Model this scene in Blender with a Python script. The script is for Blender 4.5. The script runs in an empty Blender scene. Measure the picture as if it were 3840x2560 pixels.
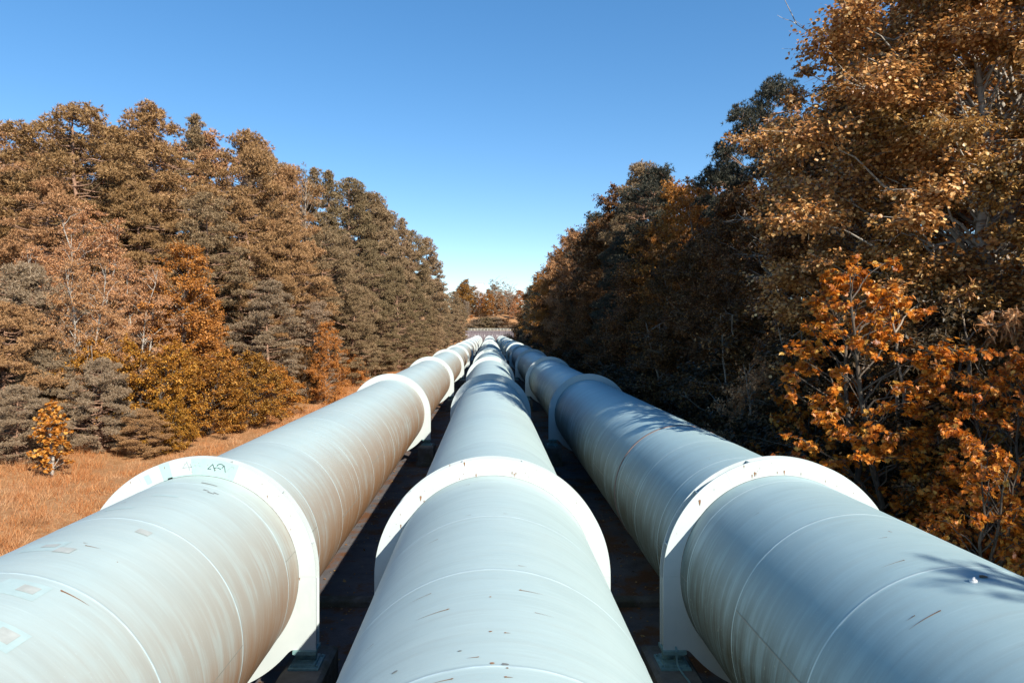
import bpy, math, random
import numpy as np
from mathutils import Vector, Matrix
R = math.radians
sc = bpy.context.scene
col = sc.collection
rng = np.random.default_rng(7)
random.seed(7)

# ------------------------------------------------------------------ measures
CAMZ = 7.6                       # eye height above the channel floor
FPX = 2560.0                     # focal length in pixels of the 3840 px photograph
VPX, VPY = 1836.0, 1238.0        # vanishing point of the pipes in the photograph
PIPES = (-5.635, 0.055, 5.635)   # pipe axes
PZ, PR, RR = 2.85, 1.95, 2.28    # axis height, pipe radius, ring radius
RY0, RDY, NR = 13.18, 25.44, 13  # first ring, ring spacing, ring count
SEAM = RDY / 11
LEGD, LEGW = 1.416, .42          # leg foot below the axis, leg width
WALLY = RY0 + RDY * 12 + 4.0

# ------------------------------------------------------------------ mesh builder
class MB:
    def __init__(s):
        s.v = []; s.f = []; s.n = 0
    def add(s, V, F, mat=0, smooth=False):
        V = np.asarray(V, float).reshape(-1, 3)
        F = np.asarray(F, int)
        s.v.append(V); s.f.append((F + s.n, mat, smooth)); s.n += len(V)
    def box(s, x0, x1, y0, y1, z0, z1, mat=0, b=0.0):
        if b <= 0:
            V = [(x, y, z) for z in (z0, z1) for y in (y0, y1) for x in (x0, x1)]
            s.add(V, [(0, 2, 3, 1), (4, 5, 7, 6), (0, 1, 5, 4), (2, 6, 7, 3), (0, 4, 6, 2), (1, 3, 7, 5)], mat)
        else:                    # chamfered top edges
            V = []
            for (i, z) in ((0, z0), (0, z1 - b), (b, z1)):
                V += [(x0 + i, y0 + i, z), (x1 - i, y0 + i, z), (x1 - i, y1 - i, z), (x0 + i, y1 - i, z)]
            F = [(3, 2, 1, 0), (8, 9, 10, 11)]
            for k in (0, 4):
                for j in range(4):
                    F.append((k + j, k + (j + 1) % 4, k + 4 + (j + 1) % 4, k + 4 + j))
            s.add(V, F, mat)
    def tube(s, P, rad, sides=6, mat=0, cap=False):
        P = np.asarray(P, float); n = len(P)
        rad = np.broadcast_to(np.asarray(rad, float), (n,))
        T = np.gradient(P, axis=0); T /= np.linalg.norm(T, axis=1)[:, None] + 1e-9
        ref = np.array((0.31, 0.95, 0.05)) if abs(T[0][2]) > .7 else np.array((0, 0, 1.0))
        A = np.cross(T, ref); A /= np.linalg.norm(A, axis=1)[:, None] + 1e-9
        B = np.cross(T, A)
        a = np.arange(sides) * 2 * math.pi / sides
        V = P[:, None] + rad[:, None, None] * (np.cos(a)[None, :, None] * A[:, None] + np.sin(a)[None, :, None] * B[:, None])
        i = np.arange(n - 1)[:, None] * sides; j = np.arange(sides)[None]; jn = (j + 1) % sides
        F = np.stack([i + j, i + jn, i + sides + jn, i + sides + j], -1).reshape(-1, 4)
        s.add(V.reshape(-1, 3), F, mat, True)
        if cap:
            s.add(V[0], [tuple(range(sides))], mat); s.add(V[-1], [tuple(range(sides))[::-1]], mat)
    def build(s, name, mats, parent=None, loc=None):
        me = bpy.data.meshes.new(name)
        V = np.concatenate(s.v)
        me.vertices.add(len(V)); me.vertices.foreach_set('co', V.astype(np.float32).ravel())
        ls, lt, lv, mi, sm = [], [], [], [], []
        o = 0
        for F, m, smo in s.f:
            k = F.shape[1]; n = len(F)
            lv.append(F.ravel()); ls.append(o + np.arange(n) * k); lt.append(np.full(n, k)); o += n * k
            mi.append(np.full(n, m)); sm.append(np.full(n, smo))
        lv = np.concatenate(lv).astype(np.int32)
        me.loops.add(len(lv)); me.loops.foreach_set('vertex_index', lv)
        ls = np.concatenate(ls).astype(np.int32)
        me.polygons.add(len(ls)); me.polygons.foreach_set('loop_start', ls)
        me.polygons.foreach_set('loop_total', np.concatenate(lt).astype(np.int32))
        me.polygons.foreach_set('material_index', np.concatenate(mi).astype(np.int32))
        me.polygons.foreach_set('use_smooth', np.concatenate(sm).astype(bool))
        me.update(calc_edges=True); me.validate()
        for m in (mats if isinstance(mats, (list, tuple)) else [mats]):
            me.materials.append(m)
        ob = bpy.data.objects.new(name, me); col.objects.link(ob)
        if parent: ob.parent = parent
        if loc is not None: ob.location = loc
        return ob

def empty(name, loc=(0, 0, 0)):
    o = bpy.data.objects.new(name, None); col.objects.link(o); o.location = loc; o.empty_display_size = .3
    return o
def tag(o, label=None, cat=None, group=None, kind=None):
    if label: o['label'] = label
    if cat: o['category'] = cat
    if group: o['group'] = group
    if kind: o['kind'] = kind
    return o
def copy_tree(o, parent=None):
    c = o.copy(); col.objects.link(c); c.parent = parent
    for ch in o.children: copy_tree(ch, c)
    return c

# ------------------------------------------------------------------ node helpers
class NT:
    def __init__(s, name):
        s.m = bpy.data.materials.new(name); s.m.use_nodes = True
        s.t = s.m.node_tree; s.t.nodes.clear()
        s.out = s.n('ShaderNodeOutputMaterial')
    def n(s, typ, **kw):
        nd = s.t.nodes.new(typ)
        for k, v in kw.items(): setattr(nd, k, v)
        return nd
    def set(s, sock, v):
        if isinstance(v, bpy.types.NodeSocket): s.t.links.new(v, sock)
        elif isinstance(v, (tuple, list)) and len(v) == 3 and sock.type == 'RGBA': sock.default_value = (*v, 1)
        else: sock.default_value = v
    def math(s, op, a, b=0.0, c=None, clamp=False):
        nd = s.n('ShaderNodeMath', operation=op, use_clamp=clamp)
        s.set(nd.inputs[0], a); s.set(nd.inputs[1], b)
        if c is not None: s.set(nd.inputs[2], c)
        return nd.outputs[0]
    def mix(s, f, a, b, mode='MIX'):
        nd = s.n('ShaderNodeMix', data_type='RGBA', blend_type=mode)
        s.set(nd.inputs[0], f); s.set(nd.inputs[6], a); s.set(nd.inputs[7], b)
        return nd.outputs[2]
    def ramp(s, f, stops, interp='LINEAR'):
        nd = s.n('ShaderNodeValToRGB'); cr = nd.color_ramp; cr.interpolation = interp
        while len(cr.elements) < len(stops): cr.elements.new(.5)
        for e, (p, c) in zip(cr.elements, stops):
            e.position = p; e.color = (*c, 1) if isinstance(c, (tuple, list)) else (c, c, c, 1)
        s.set(nd.inputs[0], f); return nd.outputs[0]
    def noise(s, vec, scale=5, detail=4, rough=.55, dist=0.0):
        nd = s.n('ShaderNodeTexNoise'); s.set(nd.inputs['Vector'], vec)
        nd.inputs['Scale'].default_value = scale; nd.inputs['Detail'].default_value = detail
        nd.inputs['Roughness'].default_value = rough; nd.inputs['Distortion'].default_value = dist
        return nd.outputs[0]
    def comb(s, x, y, z):
        nd = s.n('ShaderNodeCombineXYZ'); s.set(nd.inputs[0], x); s.set(nd.inputs[1], y); s.set(nd.inputs[2], z)
        return nd.outputs[0]
    def sep(s, v):
        nd = s.n('ShaderNodeSeparateXYZ'); s.set(nd.inputs[0], v); return nd.outputs
    def objco(s): return s.n('ShaderNodeTexCoord').outputs['Object']
    def bump(s, h, strength=.3, dist=.02):
        nd = s.n('ShaderNodeBump'); nd.inputs['Strength'].default_value = strength
        nd.inputs['Distance'].default_value = dist; s.set(nd.inputs['Height'], h); return nd.outputs[0]
    def principled(s, colr, rough=.6, spec=.4, normal=None, metal=0.0):
        p = s.n('ShaderNodeBsdfPrincipled')
        s.set(p.inputs['Base Color'], colr); s.set(p.inputs['Roughness'], rough)
        p.inputs['Specular IOR Level'].default_value = spec; p.inputs['Metallic'].default_value = metal
        if normal: s.set(p.inputs['Normal'], normal)
        return p.outputs[0]
    def done(s, sh):
        s.t.links.new(sh, s.out.inputs[0]); return s.m

# ------------------------------------------------------------------ materials
def leaf_mat(name, stops, trans=.3, rough=.5, spec=.2, vary=.35):
    """leaf colour by leaf (island) and a little by tree"""
    t = NT(name)
    isl = t.n('ShaderNodeNewGeometry').outputs['Random Per Island']
    c = t.ramp(isl, stops)
    ob = t.n('ShaderNodeObjectInfo').outputs['Random']
    hs = t.n('ShaderNodeHueSaturation')
    t.set(hs.inputs['Value'], t.math('MULTIPLY_ADD', ob, vary, 1 - vary / 2))
    t.set(hs.inputs['Hue'], t.math('MULTIPLY_ADD', ob, -.014, .507))
    t.set(hs.inputs['Color'], c)
    c = hs.outputs[0]
    p = t.principled(c, rough, spec)
    tr = t.n('ShaderNodeBsdfTranslucent'); t.set(tr.inputs[0], c)
    mx = t.n('ShaderNodeMixShader'); mx.inputs[0].default_value = trans
    t.t.links.new(p, mx.inputs[1]); t.t.links.new(tr.outputs[0], mx.inputs[2])
    return t.done(mx.outputs[0])

def bark_mat(name, a, b, scale=6, white=None):
    t = NT(name); co = t.objco(); x, y, z = t.sep(co)
    n = t.noise(t.comb(t.math('MULTIPLY', x, 3.0), t.math('MULTIPLY', y, 3.0), t.math('MULTIPLY', z, .7)), scale, 5, .65)
    c = t.mix(t.ramp(n, [(.35, 0.), (.65, 1.)]), a, b)
    if white:
        n2 = t.noise(t.comb(x, y, t.math('MULTIPLY', z, 4.0)), 2.4, 3, .6)
        c = t.mix(t.ramp(n2, [(.42, 0.), (.5, 1.)]), b, white)
    return t.done(t.principled(c, .85, .2, t.bump(n, .5, .03)))

M = {}
M['pine_brown'] = leaf_mat('pine_needles_brown', [(0, (.17, .088, .036)), (.5, (.355, .188, .077)), (1, (.52, .31, .15))], .1, .55)
M['pine_olive'] = leaf_mat('pine_needles_olive', [(0, (.115, .078, .038)), (.5, (.245, .16, .080)), (1, (.38, .27, .15))], .1, .55)
M['pine_grey'] = leaf_mat('pine_needles_grey', [(0, (.16, .10, .052)), (.5, (.30, .205, .12)), (1, (.44, .34, .235))], .15, .55)
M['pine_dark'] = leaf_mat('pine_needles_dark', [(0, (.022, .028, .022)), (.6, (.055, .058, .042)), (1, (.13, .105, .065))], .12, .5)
M['birch'] = leaf_mat('birch_leaves', [(0, (.28, .12, .045)), (.5, (.50, .24, .10)), (1, (.68, .40, .20))], .3, .45)
M['orange'] = leaf_mat('orange_leaves', [(0, (.24, .085, .015)), (.5, (.47, .185, .034)), (1, (.64, .30, .085))], .32, .45)
M['yellow'] = leaf_mat('yellow_leaves', [(0, (.17, .065, .010)), (.5, (.44, .175, .022)), (.85, (.62, .30, .042)), (1, (.72, .42, .11))], .32, .45)
M['gold_brown'] = leaf_mat('gold_brown_leaves', [(0, (.13, .048, .009)), (.5, (.36, .142, .022)), (.9, (.54, .26, .045)), (1, (.66, .42, .14))], .3, .45)
M['maple_gold'] = leaf_mat('golden_maple_leaves', [(0, (.22, .07, .010)), (.5, (.58, .22, .028)), (1, (.72, .40, .09))], .35, .42)
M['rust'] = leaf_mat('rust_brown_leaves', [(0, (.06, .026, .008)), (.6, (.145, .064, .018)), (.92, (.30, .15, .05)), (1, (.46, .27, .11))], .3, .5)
M['aspen'] = leaf_mat('aspen_leaves', [(0, (.16, .066, .016)), (.5, (.46, .205, .052)), (.88, (.68, .39, .135)), (1, (.78, .54, .25))], .3, .42, .45)
M['maple'] = leaf_mat('maple_leaves', [(0, (.24, .06, .007)), (.45, (.60, .165, .012)), (.8, (.70, .25, .026)), (1, (.76, .42, .09))], .4, .42, .45)
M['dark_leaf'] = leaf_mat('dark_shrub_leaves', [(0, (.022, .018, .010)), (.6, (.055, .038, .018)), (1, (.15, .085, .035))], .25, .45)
M['beige'] = leaf_mat('beige_leaves', [(0, (.18, .12, .068)), (.6, (.29, .205, .125)), (1, (.42, .315, .205))], .25, .5)
M['grass'] = leaf_mat('dry_grass', [(0, (.33, .115, .03)), (.45, (.49, .195, .06)), (1, (.66, .39, .18))], .3, .6, .2, .1)
def grass_mat():
    m = M['grass']; nt_ = m.node_tree; t = NT.__new__(NT); t.m = m; t.t = nt_
    rampn = [n for n in nt_.nodes if n.type == 'VALTORGB'][0]; hsn = [n for n in nt_.nodes if n.type == 'HUE_SAT'][0]
    n = t.noise(t.objco(), .55, 4, .65)
    c = t.mix(t.ramp(n, [(.52, 0.), (.72, .8)]), rampn.outputs[0], (.66, .46, .27))
    n2 = t.noise(t.objco(), 1.3, 3, .6)
    c = t.mix(t.ramp(n2, [(.56, 0.), (.68, .7)]), c, (.20, .085, .03))
    nt_.links.new(c, hsn.inputs['Color'])
grass_mat()
M['litter'] = leaf_mat('fallen_leaves', [(0, (.10, .045, .015)), (.6, (.25, .11, .03)), (1, (.45, .27, .10))], .1, .6, .2, .1)
M['bark_pine'] = bark_mat('pine_bark', (.16, .09, .055), (.42, .25, .165))
M['bark_grey'] = bark_mat('grey_bark', (.16, .12, .09), (.33, .27, .21))
M['bark_white'] = bark_mat('pale_birch_bark', (.12, .10, .08), (.20, .165, .13), 5, (.36, .325, .275))
M['bark_dark'] = bark_mat('dark_bark', (.05, .04, .03), (.13, .10, .075))

def pipe_mat(name, base, dirt, amount, side, algae=0.0, rustlow=0.0, off=12.64):
    """painted steel; wash-down dirt runs round the shell, on the right pipe with painted shade. side: +1 dirt on the +x flank, -1 on the -x flank"""
    t = NT(name); co = t.objco(); x, y, z = t.sep(co)
    ang = t.math('ARCTAN2', t.math('MULTIPLY', x, side), z)          # 0 on top, + towards the dirty flank
    # fine streaks: long round the shell, thin along it
    v1 = t.comb(t.math('MULTIPLY', y, 9.0), t.math('MULTIPLY', ang, 1.1), 0.0)
    v2 = t.comb(t.math('MULTIPLY', y, 3.0), t.math('MULTIPLY', ang, .9), 7.0)
    v3 = t.comb(t.math('MULTIPLY', y, 26.0), t.math('MULTIPLY', ang, 2.2), 3.0)
    s1 = t.noise(v1, 1.0, 5, .62); s2 = t.noise(v2, 1.0, 4, .6); s3 = t.noise(v3, 1.0, 3, .6)
    big = t.noise(t.comb(t.math('MULTIPLY', y, .35), t.math('MULTIPLY', ang, 1.2), 1.0), 1.0, 4, .6)
    c = t.mix(t.ramp(big, [(.3, 0.), (.7, 1.)]), base, tuple(b * k for b, k in zip(base, (1.08, 1.04, 1.02))))
    wn = t.n('ShaderNodeTexWhiteNoise', noise_dimensions='1D')
    t.set(wn.inputs['W'], t.math('FLOOR', t.math('MULTIPLY_ADD', y, 1 / SEAM, -off / SEAM)))
    pl = t.math('MULTIPLY_ADD', wn.outputs['Value'], .07, .965)
    c = t.mix(1.0, c, t.comb(pl, pl, t.math('MULTIPLY_ADD', pl, .8, .2)), 'MULTIPLY')
    c = t.mix(t.math('MULTIPLY', t.ramp(s2, [(.45, 0.), (.75, 1.)]), .28), c, tuple(b * .72 for b in base))
    c = t.mix(t.math('MULTIPLY', t.ramp(s3, [(.52, 0.), (.8, 1.)]), .25), c, tuple(min(1, b * 1.35) for b in base))
    c = t.mix(t.math('MULTIPLY', t.ramp(s1, [(.5, 0.), (.8, 1.)]), .2), c, (.25, .23, .195))
    # dirt band on the flank; on the right pipe it also carries painted shade
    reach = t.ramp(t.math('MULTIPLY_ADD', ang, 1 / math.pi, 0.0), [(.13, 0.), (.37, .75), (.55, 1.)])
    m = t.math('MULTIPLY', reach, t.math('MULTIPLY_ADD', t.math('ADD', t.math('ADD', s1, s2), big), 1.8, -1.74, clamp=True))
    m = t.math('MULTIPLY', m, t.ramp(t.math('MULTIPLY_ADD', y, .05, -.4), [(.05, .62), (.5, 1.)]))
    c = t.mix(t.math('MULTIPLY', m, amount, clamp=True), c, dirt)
    if rustlow:
        low = t.ramp(t.math('MULTIPLY', ang, 1 / math.pi), [(.44, 0.), (.60, 1.)])
        c = t.mix(t.math('MULTIPLY', low, t.math('MULTIPLY_ADD', s1, 2.2, -.45, clamp=True)), c, (.27, .13, .05))
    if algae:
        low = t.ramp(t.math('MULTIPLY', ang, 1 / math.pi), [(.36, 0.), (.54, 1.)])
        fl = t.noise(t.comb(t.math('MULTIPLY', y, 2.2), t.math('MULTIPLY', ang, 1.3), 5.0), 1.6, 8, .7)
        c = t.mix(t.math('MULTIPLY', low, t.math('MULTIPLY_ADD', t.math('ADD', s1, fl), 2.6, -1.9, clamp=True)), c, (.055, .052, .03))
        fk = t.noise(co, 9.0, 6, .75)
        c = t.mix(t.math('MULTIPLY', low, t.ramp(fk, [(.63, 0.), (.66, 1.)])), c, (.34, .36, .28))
    # specks
    sp = t.noise(co, 38.0, 2, .5)
    c = t.mix(t.ramp(sp, [(.70, 0.), (.74, .35)]), c, (.42, .48, .48))
    h = t.noise(co, 60.0, 3, .6)
    return t.done(t.principled(c, t.math('MULTIPLY_ADD', s1, .25, .38), .42, t.bump(t.math('ADD', t.math('ADD', h, t.math('MULTIPLY', s3, .6)), t.math('MULTIPLY', t.noise(co, 1.6, 3, .5), 6.0)), .10, .01)))
BASE = (.365, .465, .45)
M['pipe_l'] = pipe_mat('pipe_paint_browned', (.36, .445, .43), (.25, .158, .092), 1.0, 1, rustlow=1, off=12.52)
M['pipe_m'] = pipe_mat('pipe_paint_clean', BASE, (.29, .285, .25), .35, -1)
M['pipe_r'] = pipe_mat('pipe_paint_mossy_shade', (.295, .415, .43), (.075, .10, .095), .95, -1, algae=1, off=12.72)  # moss and dirt, darkened further to paint the flank's shade into the colour
def simple(name, c, rough=.6, spec=.35, var=.15, scale=6, bump=0.0):
    t = NT(name); n = t.noise(t.objco(), scale, 5, .6)
    cc = t.mix(t.ramp(n, [(.3, 0.), (.7, 1.)]), tuple(k * (1 - var) for k in c), tuple(min(1, k * (1 + var)) for k in c))
    return t.done(t.principled(cc, rough, spec, t.bump(n, bump, .02) if bump else None))
M['seam'] = simple('weld_seam_paint', (.40, .495, .50), .45)
M['weld_dark'] = simple('longitudinal_weld', (.22, .22, .19), .5)
M['grime'] = simple('grime_line', (.21, .19, .155), .8, .2, .5, 12)
M['band'] = simple('joint_band_rust', (.17, .12, .105), .6, .3, .3)
M['rustmark'] = simple('rust_mark', (.22, .115, .06), .8, .2, .3)
M['patch_beige'] = simple('beige_patch', (.355, .375, .345), .6)
M['patch_teal'] = simple('teal_patch', (.355, .455, .44), .5, .4, .06)
M['ring_teal'] = simple('teal_overpaint', (.33, .47, .44), .5, .35, .05)
M['scuff'] = simple('dark_scuff', (.17, .18, .17), .7)
M['tag_dark'] = simple('dark_paint_pen', (.06, .085, .085), .6)
M['tag_grey'] = simple('faded_paint_pen', (.30, .34, .33), .6)
M['tag_faint'] = simple('very_faded_pen', (.36, .46, .44), .6)
M['chalk'] = simple('white_chalk', (.80, .80, .75), .9)
def ring_mat():
    t = NT('ring_white_paint'); co = t.objco(); x, y, z = t.sep(co)
    n = t.noise(t.comb(t.math('MULTIPLY', x, 5.0), y, t.math('MULTIPLY', z, .8)), 1.5, 5, .6)
    n2 = t.noise(co, 2.0, 4, .6)
    c = t.mix(t.ramp(n2, [(.3, 0.), (.7, 1.)]), (.43, .485, .475), (.48, .525, .51))
    c = t.mix(t.math('MULTIPLY', t.ramp(n, [(.58, 0.), (.75, 1.)]), .35), c, (.35, .40, .38))
    sp = t.noise(co, 22.0, 2, .5)
    c = t.mix(t.ramp(sp, [(.76, 0.), (.79, .6)]), c, (.30, .22, .15))
    return t.done(t.principled(c, .5, .35))
M['ring'] = ring_mat()
M['bearing'] = simple('bearing_teal_paint', (.14, .25, .25), .5, .4, .25, 9)
M['steel'] = simple('galvanised_rail', (.62, .60, .50), .5, .4)
def concrete(name, a, b, moss=(.06, .055, .025), k=.5, scale=1.2):
    t = NT(name); co = t.objco()
    n = t.noise(co, scale, 7, .65); n2 = t.noise(co, 14.0, 5, .7); n3 = t.noise(co, .6, 5, .7)
    c = t.mix(t.ramp(n, [(.3, 0.), (.7, 1.)]), a, b)
    c = t.mix(t.math('MULTIPLY', t.ramp(n3, [(.48, 0.), (.58, 1.)]), k), c, moss)
    c = t.mix(t.math('MULTIPLY', t.ramp(n2, [(.62, 0.), (.7, 1.)]), .4), c, tuple(min(1, q * 1.7) for q in b))
    return t.done(t.principled(c, .92, .2, t.bump(n2, .6, .03)))
M['plinth'] = concrete('plinth_concrete', (.09, .082, .072), (.16, .148, .13), k=.6, scale=3)
M['floor'] = concrete('channel_concrete', (.065, .06, .062), (.145, .135, .135), (.12, .05, .018), .9)
def wall_mat():
    t = NT('headwall_concrete'); co = t.objco(); x, y, z = t.sep(co)
    n = t.noise(co, .8, 6, .65)
    c = t.mix(t.ramp(n, [(.3, 0.), (.7, 1.)]), (.105, .08, .086), (.15, .12, .125))
    st = t.noise(t.comb(t.math('MULTIPLY', x, 1.6), 0.0, t.math('MULTIPLY', z, .22)), 1.5, 6, .75)
    # lime bleeds from the day joint, 1.9 m below the coping
    below = t.ramp(t.math('MULTIPLY_ADD', z, .125, 0.0), [(.45, 0.), (.62, .55), (.672, 1.), (.676, .25), (.9, .12)])
    lm = t.math('MULTIPLY', t.math('MULTIPLY_ADD', st, 7.0, -3.3, clamp=True), below, clamp=True)
    c = t.mix(lm, c, (.62, .57, .55))
    gr = t.math('PINGPONG', z, 1.0)
    c = t.mix(t.math('MULTIPLY', t.math('LESS_THAN', gr, .03), .3), c, (.25, .2, .2))
    return t.done(t.principled(c, .9, .2, t.bump(n, .3, .03)))
M['wall'] = wall_mat()
M['dark_door'] = simple('dark_opening_metal', (.025, .025, .03), .6)
M['white_wall'] = simple('white_render', (.5, .5, .5), .8, .2, .04)
M['glass'] = simple('dark_window_glass', (.05, .07, .09), .1, .5)
M['stone_white'] = simple('white_shell', (.72, .68, .64), .6, .3, .2, 40)

def ground_mat():
    t = NT('leafy_ground'); co = t.objco(); x, y, z = t.sep(co)
    n = t.noise(co, .35, 6, .65); n2 = t.noise(co, 6.0, 6, .75); n3 = t.noise(co, 1.7, 6, .7)
    g = t.mix(t.ramp(n2, [(.35, 0.), (.65, 1.)]), (.27, .115, .042), (.42, .24, .115))
    g = t.mix(t.ramp(n3, [(.45, 0.), (.65, .7)]), g, (.24, .12, .045))
    f = t.mix(t.ramp(n2, [(.35, 0.), (.65, 1.)]), (.07, .036, .016), (.17, .085, .035))
    # open grass next to the channel on the left and on the far bank, leaf mould under the trees
    left = t.math('MULTIPLY', t.math('GREATER_THAN', t.math('MULTIPLY_ADD', n, 6.0, x), -19.0), t.math('LESS_THAN', x, -8.0))
    far = t.math('GREATER_THAN', y, 326.0)
    c = t.mix(t.math('MAXIMUM', left, far), f, g)
    return t.done(t.principled(c, .95, .15, t.bump(n2, .8, .06)))
M['ground'] = ground_mat()

# ------------------------------------------------------------------ terrain
def ss(a, b, v):
    t = np.clip((v - a) / (b - a), 0, 1); return t * t * (3 - 2 * t)
def gz(x, y):
    x = np.asarray(x, float); y = np.asarray(y, float)
    l = -x; r = x
    h = np.where(x < 0, 1.05 * ss(8.6, 10.4, l) + .9 * ss(12, 30, l) + 5 * ss(30, 90, l),
                 1.1 * ss(8.6, 10.2, r) + 1.2 * ss(11, 26, r) + 5 * ss(26, 90, r))
    h = h + .16 * np.sin(x * .7 + y * .23) * np.sin(y * .41 - x * .2) * ss(9, 13, np.abs(x))
    # retained bank behind the headwall, easing down on both sides of it
    inside = ss(0, .5, y - (WALLY + .3))
    outside = ss(-40, 4, y - WALLY)
    w = ss(11.4, 16, np.abs(x))
    lift = inside * (1 - w) + outside * w
    h = h * (1 - lift) + lift * (7.15 + 7.6 * ss(8, 34, y - WALLY) + 4 * ss(34, 90, y - WALLY) + .4 * np.sin(x * .3) * ss(2, 8, y - WALLY)
        - 2 * ss(20, 60, np.abs(x)))
    h = h - 60 * ss(520, 900, y) * 0
    return h
xs = np.concatenate([[-900, -500, -300, -200, -140, -110, -90, -75], np.arange(-64, -12, 2.), np.arange(-12, -8, .4), np.arange(-8, 8.1, 2.),
                     np.arange(8.2, 12.2, .4), np.arange(13, 64, 2.), [75, 90, 110, 140, 200, 300, 500, 900]])
ys = np.concatenate([[-400, -200, -120, -80, -60, -40, -20], np.arange(-10, 140, 2.), np.arange(140, 318, 6.),
                     np.arange(318, WALLY + .2, 1.), [WALLY + .28, WALLY + .34, WALLY + .6, WALLY + .85], np.arange(WALLY + 2, WALLY + 100, 4.),
                     [440, 470, 520, 600, 750, 1000, 1600]])
X, Y = np.meshgrid(xs, ys); Z = gz(X, Y)
b = MB(); ny, nx = X.shape
i = np.arange(ny - 1)[:, None] * nx; j = np.arange(nx - 1)[None]
b.add(np.stack([X, Y, Z], -1), np.stack([i + j, i + j + 1, i + nx + j + 1, i + nx + j], -1).reshape(-1, 4), 0, True)
tag(b.build('ground', M['ground']), kind='structure')
b = MB(); b.box(-8.7, 8.7, -30, WALLY - .02, -.3, .06)
tag(b.build('channel_floor', M['floor']), kind='structure')

# ------------------------------------------------------------------ pipes
def cam_ray(px, py):
    d = np.array(((px - VPX) / FPX, 1.0, -(py - VPY) / FPX)); return np.array((0, 0, CAMZ)), d
def hit_pipe(px, py, cx):
    """photo pixel -> (angle from top towards +x, distance along the pipe) on the pipe surface"""
    o, d = cam_ray(px, py)
    ox, oz = o[0] - cx, o[2] - PZ
    A = d[0] ** 2 + d[2] ** 2; B = 2 * (ox * d[0] + oz * d[2]); C = ox * ox + oz * oz - PR ** 2
    D = B * B - 4 * A * C
    if D < 0: return None
    t = (-B - math.sqrt(D)) / (2 * A)
    p = o + t * d
    return math.atan2(p[0] - cx, p[2] - PZ), p[1]
def sky_pt(a, y, r): return (r * math.sin(a), y, r * math.cos(a))

def decal(mb, a0, a1, y0, y1, mat, r=PR + .004, taper=0.0, n=5):
    """strip laid on the shell from angle a0 to a1; taper narrows the far end"""
    V = []
    for k in range(n + 1):
        t = k / n; a = a0 + (a1 - a0) * t; c = (y0 + y1) / 2; hw = (y1 - y0) / 2 * (1 - taper * t)
        V += [sky_pt(a, c - hw, r), sky_pt(a, c + hw, r)]
    mb.add(V, [(2 * k, 2 * k + 1, 2 * k + 3, 2 * k + 2) for k in range(n)], mat)
def blob(mb, a, y, s, mat, r=PR + .0045, asp=1.0):
    n = 9; V = [sky_pt(a, y, r)]
    for k in range(n):
        q = 2 * math.pi * k / n; e = s * random.uniform(.7, 1.25)
        V.append(sky_pt(a + e * math.cos(q) / PR, y + e * asp * math.sin(q), r))
    mb.add(V, [(0, 1 + (k + 1) % n, 1 + k) for k in range(n)], mat)
def rust(mb, a, y, s=.02, run=.15):
    blob(mb, a, y, s * .75, 3, asp=.8)
    if run:
        sgn = 1 if a > 0 else -1
        decal(mb, a, a + sgn * run / PR, y - s * .4, y + s * .4, 3, taper=.9)

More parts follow.
